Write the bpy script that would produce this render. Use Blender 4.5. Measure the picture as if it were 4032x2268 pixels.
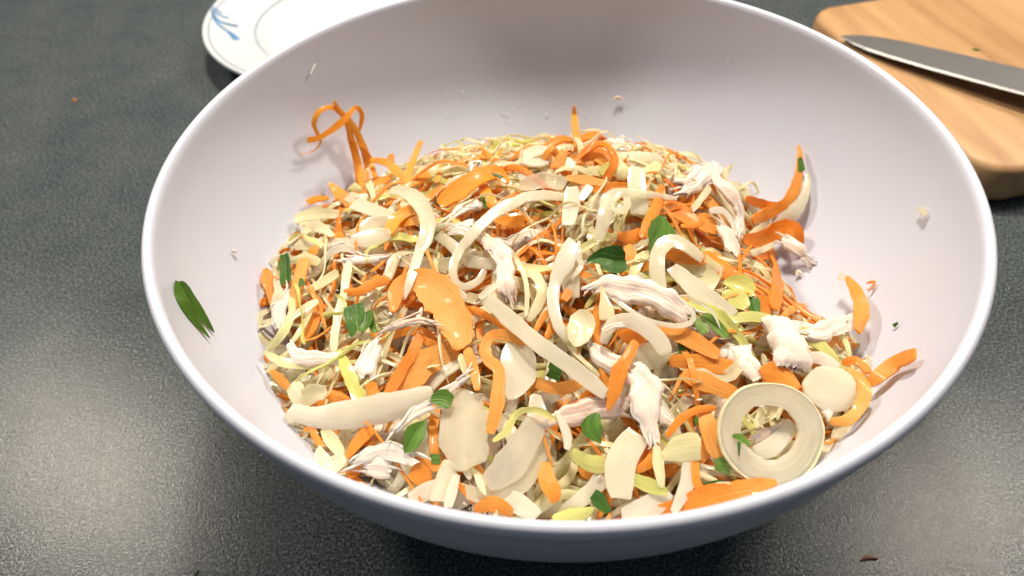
import bpy, math, random
from mathutils import Vector, Matrix
R = math.radians

for o in list(bpy.data.objects):
    bpy.data.objects.remove(o, do_unlink=True)
scene = bpy.context.scene
col = scene.collection

# ------------------------------------------------------------------ camera, light, exposure
cam_data = bpy.data.cameras.new('camera')
cam_data.sensor_width = 36.0
cam_data.lens = 27.0
cam_data.clip_start = 0.01
cam_data.clip_end = 20.0
cam = bpy.data.objects.new('camera', cam_data)
col.objects.link(cam)
PITCH, ROLL = 0.76266235, -0.04049074
cam.matrix_world = (Matrix.Translation((-0.01792668, -0.21909057, 0.27566627))
                    @ Matrix.Rotation(PITCH, 4, 'X') @ Matrix.Rotation(ROLL, 4, 'Z'))
cam_data.dof.use_dof = True
cam_data.dof.focus_distance = 0.262
cam_data.dof.aperture_fstop = 11.0
scene.camera = cam

world = bpy.data.worlds.new('World')
scene.world = world
world.use_nodes = True
bg = world.node_tree.nodes['Background']
bg.inputs['Color'].default_value = (0.70, 0.78, 1.0, 1)
bg.inputs['Strength'].default_value = 0.045

def lamp(name, loc, target, size, energy, color):
    d = bpy.data.lights.new(name, 'AREA')
    d.shape = 'DISK'; d.size = size; d.energy = energy; d.color = color
    o = bpy.data.objects.new(name, d); col.objects.link(o)
    o.location = loc
    o.rotation_euler = (Vector(target) - Vector(loc)).to_track_quat('-Z', 'Y').to_euler()
    return o
# a row of small ceiling spots beyond the bowl; the outer two mirror as the glints on the counter
lamp('ceiling_lamp', (-0.912, 0.623, 1.12), (0, 0, 0.07), 0.24, 12.5, (1.0, 0.89, 0.73))
lamp('ceiling_lamp.001', (0.815, 0.426, 1.12), (0, 0, 0.07), 0.24, 10.8, (1.0, 0.89, 0.74))
lamp('ceiling_lamp.002', (-0.03, 0.50, 1.18), (0, 0, 0.07), 0.16, 18.5, (1.0, 0.88, 0.71))
# added overhead fill lamp in place of ceiling bounce, brightens the far bowl wall
lamp('fill_lamp', (0.0, -0.6, 1.8), (0, 0, 0), 2.4, 5.0, (0.86, 0.90, 1.0))

scene.view_settings.view_transform = 'Standard'
scene.view_settings.look = 'None'
scene.view_settings.exposure = 0.0
scene.view_settings.gamma = 1.0
scene.render.resolution_x = 1024
scene.render.resolution_y = 576

# ------------------------------------------------------------------ materials
def new_mat(name):
    m = bpy.data.materials.new(name); m.use_nodes = True
    nt = m.node_tree
    return m, nt, nt.nodes['Principled BSDF']

def ramp(nt, fac, stops):
    r = nt.nodes.new('ShaderNodeValToRGB')
    els = r.color_ramp.elements
    while len(els) < len(stops): els.new(0.5)
    for e, (p, c) in zip(els, stops):
        e.position = p; e.color = (c[0], c[1], c[2], 1)
    nt.links.new(fac, r.inputs['Fac'])
    return r.outputs['Color']

def noise(nt, scale, detail=3, rough=0.55, vec=None, stretch=None):
    n = nt.nodes.new('ShaderNodeTexNoise')
    n.inputs['Scale'].default_value = scale
    n.inputs['Detail'].default_value = detail
    n.inputs['Roughness'].default_value = rough
    tc = nt.nodes.new('ShaderNodeTexCoord')
    src = tc.outputs['Object']
    if stretch:
        mp = nt.nodes.new('ShaderNodeMapping'); mp.inputs['Scale'].default_value = stretch[:3]
        if len(stretch) > 3: mp.inputs['Rotation'].default_value = (0, 0, stretch[3])
        nt.links.new(src, mp.inputs['Vector']); src = mp.outputs['Vector']
    nt.links.new(src, n.inputs['Vector'])
    return n.outputs['Fac']

def bump(nt, bsdf, height, strength, dist):
    b = nt.nodes.new('ShaderNodeBump')
    b.inputs['Strength'].default_value = strength
    b.inputs['Distance'].default_value = dist
    nt.links.new(height, b.inputs['Height'])
    nt.links.new(b.outputs['Normal'], bsdf.inputs['Normal'])

def math_node(nt, op, a, b):
    m = nt.nodes.new('ShaderNodeMath'); m.operation = op
    for i, v in enumerate((a, b)):
        if isinstance(v, (int, float)): m.inputs[i].default_value = v
        else: nt.links.new(v, m.inputs[i])
    return m.outputs[0]

def mix_col(nt, fac, a, b):
    m = nt.nodes.new('ShaderNodeMix'); m.data_type = 'RGBA'
    for sock, v in ((m.inputs[0], fac), (m.inputs[6], a), (m.inputs[7], b)):
        if isinstance(v, (int, float)): sock.default_value = v
        elif isinstance(v, tuple): sock.default_value = (v[0], v[1], v[2], 1)
        else: nt.links.new(v, sock)
    return m.outputs[2]

def food_mat(name, stops, rough=0.3, sss=0.3, radius=(0.003, 0.0015, 0.0008), trans=0.0, transl=0.0,
             nscale=180, bscale=700, bstr=0.25, bdist=0.0004, fleck=None, coat=0.35, alpha=1.0, vein=0.12):
    """stops: colour range driven by a per-object random value mixed with a noise."""
    m, nt, b = new_mat(name)
    oi = nt.nodes.new('ShaderNodeObjectInfo')
    nz = noise(nt, nscale, 3)
    nzc = math_node(nt, 'MULTIPLY_ADD', nz, 0.9); nzc.node.inputs[2].default_value = -0.2
    f = math_node(nt, 'ADD', math_node(nt, 'MULTIPLY', oi.outputs['Random'], 0.6), math_node(nt, 'MULTIPLY', nzc, 0.6))
    c = ramp(nt, f, stops)
    at = nt.nodes.new('ShaderNodeAttribute'); at.attribute_name = 'strip'
    mp = nt.nodes.new('ShaderNodeMapping'); mp.inputs['Scale'].default_value = (90, 1500, 1)
    nt.links.new(at.outputs['Vector'], mp.inputs['Vector'])
    sn = nt.nodes.new('ShaderNodeTexNoise'); sn.inputs['Scale'].default_value = 1.0; sn.inputs['Detail'].default_value = 3
    nt.links.new(mp.outputs['Vector'], sn.inputs['Vector'])
    streak = sn.outputs['Fac']
    sv = ramp(nt, streak, [(0.30, (1 - vein, 1 - vein, 1 - vein * 1.3)), (0.65, (1 + vein * 0.5,) * 3)])
    mm = nt.nodes.new('ShaderNodeMix'); mm.data_type = 'RGBA'; mm.blend_type = 'MULTIPLY'; mm.inputs[0].default_value = 1
    nt.links.new(c, mm.inputs[6]); nt.links.new(sv, mm.inputs[7]); c = mm.outputs[2]
    if fleck:
        ff = ramp(nt, noise(nt, 1500, 2), [(0.66, (0, 0, 0)), (0.72, (1, 1, 1))])
        c = mix_col(nt, ff, c, fleck)
    nt.links.new(c, b.inputs['Base Color'])
    b.inputs['Roughness'].default_value = rough
    b.inputs['Subsurface Weight'].default_value = sss
    b.inputs['Subsurface Radius'].default_value = radius
    b.inputs['Subsurface Scale'].default_value = 1.0
    b.inputs['Transmission Weight'].default_value = trans
    b.inputs['IOR'].default_value = 1.40
    b.inputs['Coat Weight'].default_value = coat
    b.inputs['Coat Roughness'].default_value = 0.08
    if alpha < 1:
        al = ramp(nt, noise(nt, 55, 2, 0.5), [(0.35, (alpha - 0.09,) * 3), (0.65, (min(1.0, alpha + 0.09),) * 3)])
        nt.links.new(al, b.inputs['Alpha'])
    h = math_node(nt, 'MULTIPLY', noise(nt, bscale * 0.4, 2), 1.6)
    h = math_node(nt, 'ADD', h, math_node(nt, 'MULTIPLY', streak, 1.6))
    bump(nt, b, h, bstr, bdist)
    if transl > 0:
        out = nt.nodes['Material Output']
        t = nt.nodes.new('ShaderNodeBsdfTranslucent')
        nt.links.new(c, t.inputs['Color'])
        mx = nt.nodes.new('ShaderNodeMixShader'); mx.inputs[0].default_value = transl
        nt.links.new(b.outputs[0], mx.inputs[1]); nt.links.new(t.outputs[0], mx.inputs[2])
        nt.links.new(mx.outputs[0], out.inputs['Surface'])
    return m

M = {}
M['carrot'] = food_mat('carrot', [(0.1, (0.89, 0.31, 0.030)), (0.45, (0.92, 0.42, 0.070)), (0.95, (0.94, 0.57, 0.17))],
                       rough=0.42, sss=0.0, transl=0.44, bstr=0.35, coat=0.15, vein=0.10)
M['carrot_backlit'] = food_mat('carrot_backlit', [(0.1, (0.93, 0.42, 0.035)), (0.9, (0.96, 0.60, 0.13))],
                       rough=0.36, sss=0.0, transl=0.48, bstr=0.28, coat=0.3, vein=0.07)  # same carrot, yellower: backlight at the rear put into the colour
CAB = dict(rough=0.26, sss=0.0, transl=0.50, bstr=0.22, vein=0.09, coat=0.7)
M['cabbage'] = food_mat('cabbage', [(0.1, (0.92, 0.86, 0.58)), (0.5, (0.94, 0.90, 0.68)), (0.9, (0.95, 0.92, 0.77))], **CAB)
M['cabbage_green1'] = food_mat('cabbage_pale_green', [(0.1, (0.90, 0.87, 0.52)), (0.9, (0.93, 0.91, 0.66))], **CAB)
M['cabbage_green2'] = food_mat('cabbage_yellow_green', [(0.1, (0.80, 0.81, 0.26)), (0.9, (0.88, 0.87, 0.42))], **CAB)
ONI = dict(rough=0.18, sss=0.5, transl=0.22, radius=(0.006, 0.0055, 0.0045), bscale=500, bstr=0.12, coat=0.9, vein=0.06)
OST = [(0.1, (0.89, 0.83, 0.60)), (0.5, (0.91, 0.86, 0.68)), (0.95, (0.92, 0.88, 0.76))]
M['onion'] = food_mat('onion', OST, alpha=0.77, **ONI)
M['onion_glassy'] = food_mat('onion_glassy', OST, alpha=0.50, **ONI)
M['onion_ring'] = food_mat('onion_ring', OST, alpha=0.60, **ONI)
M['onion_green1'] = food_mat('onion_pale_green', [(0.1, (0.86, 0.87, 0.56)), (0.9, (0.91, 0.90, 0.68))], alpha=0.82, **ONI)
M['chicken'] = food_mat('chicken', [(0.1, (0.66, 0.48, 0.38)), (0.35, (0.77, 0.63, 0.54)), (0.9, (0.83, 0.73, 0.65))],
                        rough=0.40, sss=0.4, radius=(0.003, 0.0018, 0.0014), bscale=1100, bstr=0.3, bdist=0.0005, vein=0.05, coat=0.25)
M['herb'] = food_mat('herb', [(0.1, (0.040, 0.125, 0.016)), (0.5, (0.085, 0.20, 0.028)), (0.95, (0.17, 0.31, 0.05))],
                     rough=0.32, sss=0.0, transl=0.28, nscale=250, bscale=500, bstr=0.5, vein=0.3, coat=0.05)
M['herb_mid'] = food_mat('herb_mid', [(0.1, (0.085, 0.19, 0.025)), (0.9, (0.15, 0.29, 0.045))],
                     rough=0.34, sss=0.0, transl=0.3, nscale=250, bscale=500, bstr=0.5, vein=0.3, coat=0.05)
M['herb_light'] = food_mat('herb_light', [(0.1, (0.13, 0.26, 0.035)), (0.9, (0.28, 0.42, 0.10))],
                     rough=0.32, sss=0.0, transl=0.3, nscale=250, bscale=500, bstr=0.5, vein=0.3, coat=0.05)

def counter_mat():
    m, nt, b = new_mat('speckled_laminate')
    c1 = ramp(nt, noise(nt, 900, 3, 0.65), [(0.36, (0.018, 0.024, 0.028)), (0.52, (0.064, 0.078, 0.086)), (0.68, (0.19, 0.215, 0.225))])
    c2 = ramp(nt, noise(nt, 26, 3, 0.6), [(0.3, (0.80, 0.82, 0.84)), (0.7, (1.12, 1.10, 1.05))])
    mm = nt.nodes.new('ShaderNodeMix'); mm.data_type = 'RGBA'; mm.blend_type = 'MULTIPLY'; mm.inputs[0].default_value = 1
    nt.links.new(c1, mm.inputs[6]); nt.links.new(c2, mm.inputs[7])
    nt.links.new(mm.outputs[2], b.inputs['Base Color'])
    # faint wipe marks only change the gloss
    st = noise(nt, 20, 4, 0.7, stretch=(1.0, 9.0, 1.0, 0.35))
    rr = math_node(nt, 'MULTIPLY_ADD', st, 0.08); rr.node.inputs[2].default_value = 0.13
    nt.links.new(rr, b.inputs['Roughness'])
    b.inputs['Specular IOR Level'].default_value = 0.16
    h = math_node(nt, 'ADD', noise(nt, 1500, 2, 0.5), math_node(nt, 'MULTIPLY', noise(nt, 800, 2, 0.5), 0.5))
    bump(nt, b, h, 0.24, 0.0004)
    return m
M['counter'] = counter_mat()

def enamel_mat():
    m, nt, b = new_mat('white_melamine')
    stain = ramp(nt, noise(nt, 11, 5, 0.7, stretch=(1, 1, 2.2)), [(0.54, (0, 0, 0)), (0.74, (1, 1, 1))])     # faint oily film left by the food
    nt.links.new(mix_col(nt, math_node(nt, 'MULTIPLY', stain, 0.12), (0.60, 0.632, 0.755), (0.59, 0.585, 0.65)), b.inputs['Base Color'])
    rr = math_node(nt, 'MULTIPLY_ADD', noise(nt, 16, 4, 0.65, stretch=(1, 1, 2.5)), 0.20); rr.node.inputs[2].default_value = 0.22
    nt.links.new(rr, b.inputs['Roughness'])
    b.inputs['Subsurface Weight'].default_value = 0.08
    b.inputs['Subsurface Radius'].default_value = (0.002, 0.002, 0.002)
    bump(nt, b, noise(nt, 60, 2), 0.03, 0.0006)
    return m
M['enamel'] = enamel_mat()

def plain(name, c, rough, metal=0.0, nz=None, coat=0.0):
    m, nt, b = new_mat(name)
    b.inputs['Roughness'].default_value = rough
    b.inputs['Metallic'].default_value = metal
    b.inputs['Coat Weight'].default_value = coat
    s, amt = nz or (60, 0.06)
    lo = tuple(v * (1 - amt) for v in c); hi = tuple(min(1, v * (1 + amt)) for v in c)
    nt.links.new(ramp(nt, noise(nt, s, 3), [(0.3, lo), (0.7, hi)]), b.inputs['Base Color'])
    return m
M['dried'] = plain('dried_peel', (0.20, 0.06, 0.02), 0.6)
M['skin'] = plain('onion_skin', (0.74, 0.66, 0.42), 0.3)
M['speck'] = plain('white_speck', (0.86, 0.83, 0.80), 0.5)
M['porcelain'] = plain('porcelain', (0.60, 0.645, 0.69), 0.16, coat=0.3, nz=(20, 0.02))
M['blue_paint'] = plain('cobalt_glaze', (0.10, 0.22, 0.42), 0.2, nz=(160, 0.45), coat=0.3)
M['pale_blue'] = plain('pale_blue_glaze', (0.27, 0.32, 0.42), 0.2, nz=(60, 0.1), coat=0.3)
M['handle'] = plain('black_handle', (0.02, 0.02, 0.022), 0.4)
M['rivet'] = plain('rivet', (0.6, 0.6, 0.58), 0.3, metal=1.0)

def steel_mat():
    m, nt, b = new_mat('brushed_steel')
    b.inputs['Metallic'].default_value = 1.0
    b.inputs['Base Color'].default_value = (0.30, 0.30, 0.305, 1)
    n = noise(nt, 90, 4, 0.6, stretch=(0.6, 18, 1))
    rr = math_node(nt, 'MULTIPLY_ADD', n, 0.2); rr.node.inputs[2].default_value = 0.40
    nt.links.new(rr, b.inputs['Roughness'])
    bump(nt, b, n, 0.06, 0.0003)
    return m
M['steel'] = steel_mat()

def wood_mat(name, tint):
    m, nt, b = new_mat(name)
    g = noise(nt, 9, 5, 0.55, stretch=(8.0, 1.0, 7.0))
    c = ramp(nt, g, [(0.28, tuple(v * t for v, t in zip((0.33, 0.175, 0.08), tint))),
                     (0.46, tuple(v * t for v, t in zip((0.44, 0.255, 0.12), tint))),
                     (0.70, tuple(v * t for v, t in zip((0.51, 0.31, 0.15), tint)))])
    fine = noise(nt, 120, 3, 0.6, stretch=(20.0, 1.0, 16.0))
    c = mix_col(nt, math_node(nt, 'MULTIPLY', ramp(nt, fine, [(0.55, (0, 0, 0)), (0.75, (1, 1, 1))]), 0.35), c, (0.40, 0.20, 0.08))
    nt.links.new(c, b.inputs['Base Color'])
    b.inputs['Roughness'].default_value = 0.5
    bump(nt, b, fine, 0.12, 0.0004)
    return m
WOODS = [wood_mat('maple_lamella_a', (1.0, 1.0, 1.0)), wood_mat('maple_lamella_b', (1.05, 1.07, 1.08)), wood_mat('maple_lamella_c', (0.95, 0.93, 0.90))]

# ------------------------------------------------------------------ mesh helpers
def link_mesh(name, verts, faces, mat, parent=None, smooth=True, sharp=0):
    me = bpy.data.meshes.new(name)
    strip = [c for p in verts for c in p[3:5]] if verts and len(verts[0]) == 5 else None
    me.from_pydata([p[:3] for p in verts] if strip else verts, [], faces)
    if strip:                                            # position along and across the strip, for fibres and veins
        me.attributes.new('strip', 'FLOAT2', 'POINT').data.foreach_set('vector', strip)
    me.materials.append(mat)
    if smooth: me.polygons.foreach_set('use_smooth', [True] * len(me.polygons))
    me.update()
    if sharp: me.set_sharp_from_angle(angle=R(sharp))
    o = bpy.data.objects.new(name, me)
    col.objects.link(o)
    if parent: o.parent = parent
    return o

def tag(o, label, cat=None, group=None, kind=None):
    o['label'] = label
    if cat: o['category'] = cat
    if group: o['group'] = group
    if kind: o['kind'] = kind
    return o

def empty(name, loc):
    e = bpy.data.objects.new(name, None); col.objects.link(e); e.location = loc
    e.empty_display_size = 0.01
    return e

def lathe(profile, seg=128, close_start=False, close_end=False):
    v, f = [], []
    n = len(profile)
    for i in range(seg):
        a = 2 * math.pi * i / seg
        for r, z in profile: v.append((r * math.cos(a), r * math.sin(a), z))
    for i in range(seg):
        j = (i + 1) % seg
        for k in range(n - 1):
            f.append((i * n + k, j * n + k, j * n + k + 1, i * n + k + 1))
    if close_start: f.append(tuple(i * n for i in range(seg))[::-1])
    if close_end: f.append(tuple(i * n + n - 1 for i in range(seg)))
    return v, f

# ------------------------------------------------------------------ counter
s, t = 1.4, 0.03
cv = [(-s, -0.75, 0), (s, -0.75, 0), (s, 1.3, 0), (-s, 1.3, 0), (-s, -0.75, -t), (s, -0.75, -t), (s, 1.3, -t), (-s, 1.3, -t)]
cf = [(0, 1, 2, 3), (7, 6, 5, 4), (0, 4, 5, 1), (1, 5, 6, 2), (2, 6, 7, 3), (3, 7, 4, 0)]
counter = link_mesh('counter', cv, cf, M['counter'], smooth=False)
tag(counter, 'dark grey speckled laminate counter top under everything', kind='structure')

# ------------------------------------------------------------------ bowl
RIM, RI, DI = 0.113, 0.1365, 0.1065
RO, DO = 0.1388, 0.1105
def bowl_z(r): return RIM - DI * math.sqrt(max(0.0, 1 - (r / RI) ** 2))
prof = [(0.0001, 0.004), (0.040, 0.004), (0.043, 0.0005), (0.047, 0.0005), (0.050, 0.004)]
for i in range(1, 40):                                   # outer wall, foot to lip
    a = i / 40
    z = 0.0115 + (RIM - 0.0075 - 0.0115) * a
    prof.append((RO * math.sqrt(max(0, 1 - ((RIM - z) / DO) ** 2)), z))
lip = [(0.1385, RIM - 0.0070), (0.1398, RIM - 0.0058), (0.1404, RIM - 0.0042), (0.1405, RIM - 0.0022), (0.1400, RIM - 0.0008),
       (0.1390, RIM - 0.0001), (0.1380, RIM - 0.0001), (0.1371, RIM - 0.0008), (0.1366, RIM - 0.0022)]
prof += lip
for i in range(1, 48):
    a = (math.pi / 2) * (i / 47)
    r, z = RI * math.cos(a), RIM - DI * math.sin(a)
    if z < RIM - 0.003: prof.append((max(r, 0.0001), z))
bv, bf = lathe(prof, 192)
bowl = link_mesh('salad_bowl', bv, bf, M['enamel'])
tag(bowl, 'large glossy white bowl holding the shredded salad', 'bowl')

# ------------------------------------------------------------------ plate
plate = empty('plate', (-0.1266, 0.3033, 0))
tag(plate, 'white porcelain side plate with blue flourish behind the bowl', 'plate')
pp = [(0.0001, 0.0075), (0.052, 0.0078), (0.060, 0.0095), (0.065, 0.0125), (0.068, 0.0140), (0.075, 0.0155), (0.090, 0.0190), (0.0972, 0.0212),
      (0.0990, 0.0222), (0.0999, 0.0218), (0.1002, 0.0205), (0.0995, 0.0190), (0.090, 0.0155), (0.070, 0.0105), (0.058, 0.0050), (0.055, 0.0008),
      (0.051, 0.0008), (0.050, 0.0035), (0.0001, 0.0035)]
pv, pf = lathe(pp, 144)
link_mesh('plate_body', pv, pf, M['porcelain'], plate)
def rim_z(r):
    for (r0, z0), (r1, z1) in zip(pp, pp[1:9]):
        if r0 <= r <= r1: return z0 + (z1 - z0) * (r - r0) / (r1 - r0)
    return 0.0222
def ring(name, r0, r1, lift, mat):
    v, f = lathe([(r0, rim_z(r0) + lift), ((r0 + r1) / 2, rim_z((r0 + r1) / 2) + lift * 1.3), (r1, rim_z(r1) + lift)], 144)
    return link_mesh(name, v, f, mat, plate)
ring('painted_line', 0.0658, 0.0669, 0.0002, M['pale_blue'])
ring('painted_line', 0.0955, 0.0965, 0.0002, M['pale_blue'])
def stroke(pts, ws):
    """one painted brush stroke laid on the plate rim; points in metres relative to the plate centre"""
    n = 16; v = []; f = []
    P = [Vector((x, y, 0)) for x, y in pts]
    for i in range(n + 1):
        u = i / n * (len(P) - 1); k = min(int(u), len(P) - 2); a = u - k
        p0, p1, p2, p3 = P[max(k - 1, 0)], P[k], P[k + 1], P[min(k + 2, len(P) - 1)]
        p = 0.5 * ((2 * p1) + (p2 - p0) * a + (2 * p0 - 5 * p1 + 4 * p2 - p3) * a * a + (3 * p1 - p0 - 3 * p2 + p3) * a ** 3)
        tdir = (p2 - p0).lerp(p3 - p1, a).normalized()
        wu = i / n * (len(ws) - 1); wk = min(int(wu), len(ws) - 2)
        w = ws[wk] + (ws[wk + 1] - ws[wk]) * (wu - wk)
        if i == n: w *= 0.35
        nrm = Vector((-tdir.y, tdir.x, 0))
        for sgn in (1, 0, -1):
            q = p + nrm * (sgn * w / 2)
            v.append((q.x, q.y, rim_z(q.length) + (0.00025 if sgn else 0.0004)))
    for i in range(n):
        for k in range(2):
            f.append((i * 3 + k, (i + 1) * 3 + k, (i + 1) * 3 + k + 1, i * 3 + k + 1))
    return v, f
pc = (-0.1266, 0.3033)
strokes = [([(-225.8, 317.0), (-222.5, 312.5), (-217.5, 309.5)], [0.7, 1.6, 2.2]),
           ([(-225.2, 312.5), (-220.0, 306.8), (-212.0, 304.4)], [0.8, 2.0, 2.6]),
           ([(-224.6, 309.5), (-219.0, 300.0), (-212.8, 296.2), (-203.8, 295.2)], [1.0, 2.2, 2.8, 3.6]),
           ([(-223.8, 306.5), (-217.5, 294.5), (-211.0, 288.0), (-205.0, 282.0), (-200.0, 275.0)], [1.0, 2.2, 2.0, 3.6, 6.0])]
for pts, ws in strokes:
    v, f = stroke([((x / 1000 - pc[0]), (y / 1000 - pc[1])) for x, y in pts], [w / 1000 for w in ws])
    link_mesh('painted_stroke', v, f, M['blue_paint'], plate)

# ------------------------------------------------------------------ cutting board
BT = 0.026
board = empty('cutting_board', (0.187, 0.268, 0))
board.rotation_euler = (0, 0, R(12.8))
tag(board, 'pale maple cutting board with rounded corners right of the bowl', 'cutting board')
BL, BW, CRAD, EDGE, Z0 = 0.340, 0.187, 0.020, 0.004, 0.003
def board_outline(inset, n=10):
    r = CRAD - inset; pts = []
    for cx, cy, a0 in ((BL - CRAD, -CRAD, 0), (CRAD, -CRAD, 90), (CRAD, -BW + CRAD, 180), (BL - CRAD, -BW + CRAD, 270)):
        for i in range(n + 1):
            a = R(a0 + 90 * i / n); pts.append((cx + r * math.cos(a), cy + r * math.sin(a)))
    return pts
def clip_x(poly, x, keep_above):
    out = []
    for i in range(len(poly)):
        a, b = poly[i], poly[(i + 1) % len(poly)]
        ina = (a[0] >= x) == keep_above; inb = (b[0] >= x) == keep_above
        if ina: out.append(a)
        if ina != inb:
            t_ = (x - a[0]) / (b[0] - a[0]); out.append((x, a[1] + (b[1] - a[1]) * t_))
    return out
# glued lamellae run along the side that faces the bowl: each is its own plank
cuts = [0, 0.046, 0.074, 0.121, 0.160, 0.205, 0.250, 0.296, BL]
layers = [(EDGE, Z0), (EDGE * 0.3, Z0 + EDGE * 0.3), (0.0, Z0 + EDGE), (0.0, BT - EDGE), (EDGE * 0.3, BT - EDGE * 0.3), (EDGE, BT)]
for k in range(len(cuts) - 1):
    rows = []
    for inset, z in layers:
        poly = board_outline(inset)
        if k > 0: poly = clip_x(poly, cuts[k] + 0.00012, True)
        if k < len(cuts) - 2: poly = clip_x(poly, cuts[k + 1] - 0.00012, False)
        rows.append([(x, y, z) for x, y in poly])
    n = len(rows[0])
    v = [p for r_ in rows for p in r_]; f = []
    for i in range(len(rows) - 1):
        for j in range(n):
            f.append((i * n + j, i * n + (j + 1) % n, (i + 1) * n + (j + 1) % n, (i + 1) * n + j))
    f.append(tuple(range(n))[::-1]); f.append(tuple((len(rows) - 1) * n + j for j in range(n)))
    link_mesh('plank', v, f, WOODS[(1, 0, 2, 1, 0, 2, 1, 0)[k]], board, sharp=50)
for x, y in ((0.03, -0.03), (0.31, -0.03), (0.03, -0.157), (0.31, -0.157)):
    v, f = lathe([(0.0001, 0.0003), (0.007, 0.0003), (0.008, 0.001), (0.008, Z0 + 0.0005)], 24)
    o = link_mesh('foot', v, f, M['handle'], board); o.location = (x, y, 0)

# ------------------------------------------------------------------ knife
knife = empty('kitchen_knife', (0.196, 0.225, 0.0285))
kd = Vector((0.275, 0.150, 0.036)) - Vector((0.196, 0.225, 0.0285))
knife.rotation_euler = (0, -math.asin(kd.z / kd.length), math.atan2(kd.y, kd.x))
tag(knife, 'steel kitchen knife lying across the cutting board', 'knife')
# local x along the blade from the tip, +y is the spine side (away from the viewer), z up
blade = [(0.000, 0.0005, 0.0000), (0.004, 0.0050, -0.0028), (0.010, 0.0085, -0.0058), (0.020, 0.0115, -0.0090), (0.035, 0.0138, -0.0112),
         (0.060, 0.0155, -0.0128), (0.100, 0.0168, -0.0138), (0.180, 0.0172, -0.0145)]
v, f = [], []
for x, ys, ye in blade:
    tk = 0.0011 * min(1, 0.25 + x / 0.03)
    ys *= 0.88
    v += [(x, ys, tk), (x, ye * 0.9 + 0.0012, tk * 0.8), (x, ye * 0.9, 0.0), (x, ye * 0.9 + 0.0012, -tk * 0.8), (x, ys, -tk)]
for i in range(len(blade) - 1):
    for k in range(5):
        f.append((i * 5 + k, i * 5 + (k + 1) % 5, (i + 1) * 5 + (k + 1) % 5, (i + 1) * 5 + k))
f.append((4, 3, 2, 1, 0)); e = (len(blade) - 1) * 5; f.append((e, e + 1, e + 2, e + 3, e + 4))
link_mesh('blade', v, f, M['steel'], knife, smooth=False)
hp = [(0.176, 0.0150, -0.0120, 0.0045), (0.182, 0.0160, -0.0100, 0.0080), (0.200, 0.0165, -0.0075, 0.0092), (0.240, 0.0168, -0.0095, 0.0098),
      (0.275, 0.0160, -0.0085, 0.0094), (0.295, 0.0150, -0.0120, 0.0086), (0.300, 0.0110, -0.0090, 0.0050)]
v, f = [], []
for x, ys, ye, tz in hp:
    cy, hy = (ys + ye) / 2, (ys - ye) / 2
    for k in range(12):
        a = 2 * math.pi * k / 12
        v.append((x, cy + hy * math.cos(a), tz * math.sin(a) * (0.85 + 0.15 * abs(math.sin(a)))))
for i in range(len(hp) - 1):
    for k in range(12): f.append((i * 12 + k, i * 12 + (k + 1) % 12, (i + 1) * 12 + (k + 1) % 12, (i + 1) * 12 + k))
f.append(tuple(range(12))[::-1]); e = (len(hp) - 1) * 12; f.append(tuple(e + k for k in range(12)))
hd = link_mesh('handle', v, f, M['handle'], knife)
for x in (0.200, 0.235, 0.270):
    v, f = lathe([(0.0001, 0.0102), (0.0028, 0.0100), (0.003, 0.006)], 16)
    rv = link_mesh('rivet', v, f, M['rivet'], hd); rv.location = (x, 0.004, 0)

# ------------------------------------------------------------------ the heap's shape
TH = [R(a) for a in (-180, -150, -130, -110, -90, -70, -55, -40, -25, -8, 8, 25, 50, 90, 120, 146, 165, 180)]
RC = [v / 1000 for v in (116, 117, 118, 117, 115, 117, 121, 122, 118, 98, 96, 106, 106, 101, 106, 110, 114, 116)]
ZTOP = 0.082
def rc_at(th):
    for i in range(len(TH) - 1):
        if TH[i] <= th <= TH[i + 1]:
            return RC[i] + (RC[i + 1] - RC[i]) * (th - TH[i]) / (TH[i + 1] - TH[i])
    return RC[0]
def mound(x, y):
    r = math.hypot(x, y); rc = rc_at(math.atan2(y, x)); zc = bowl_z(rc)
    g = min(r / rc, 1.0)
    g = min(math.hypot(x - 0.014 * (1 - g), y - 0.024 * (1 - g)) / rc, 1.2)
    return zc + (ZTOP - zc) * (1 - g * g)
def bowl_in(x, y):
    r = math.hypot(x, y)
    return bowl_z(r) if r < RI else RIM + (r - RI) * 8
def top_z(x, y): return max(mound(x, y), bowl_in(x, y))
def top_n(x, y, e=0.004):
    gx = (top_z(x + e, y) - top_z(x - e, y)) / (2 * e); gy = (top_z(x, y + e) - top_z(x, y - e)) / (2 * e)
    return Vector((-gx, -gy, 1)).normalized()

# ------------------------------------------------------------------ shred builders
def spline(P, n, closed=False):
    m = len(P); out = []
    segs = m if closed else m - 1
    L = [0.0]
    for i in range(segs): L.append(L[-1] + (P[(i + 1) % m] - P[i]).length)
    for i in range(n if closed else n + 1):
        d = L[-1] * i / n
        k = 0
        while k < segs - 1 and L[k + 1] < d: k += 1
        a = (d - L[k]) / max(L[k + 1] - L[k], 1e-9)
        g = (lambda j: P[j % m]) if closed else (lambda j: P[min(max(j, 0), m - 1)])
        p0, p1, p2, p3 = g(k - 1), g(k), g(k + 1), g(k + 2)
        p = 0.5 * ((2 * p1) + (p2 - p0) * a + (2 * p0 - 5 * p1 + 4 * p2 - p3) * a * a + (3 * p1 - p0 - 3 * p2 + p3) * a ** 3)
        out.append((p, k + a))
    return out, L[-1]

def lerp_list(ws, u):
    k = min(int(u), len(ws) - 2) if len(ws) > 1 else 0
    if len(ws) == 1: return ws[0]
    return ws[k] + (ws[k + 1] - ws[k]) * min(max(u - k, 0), 1)

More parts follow.
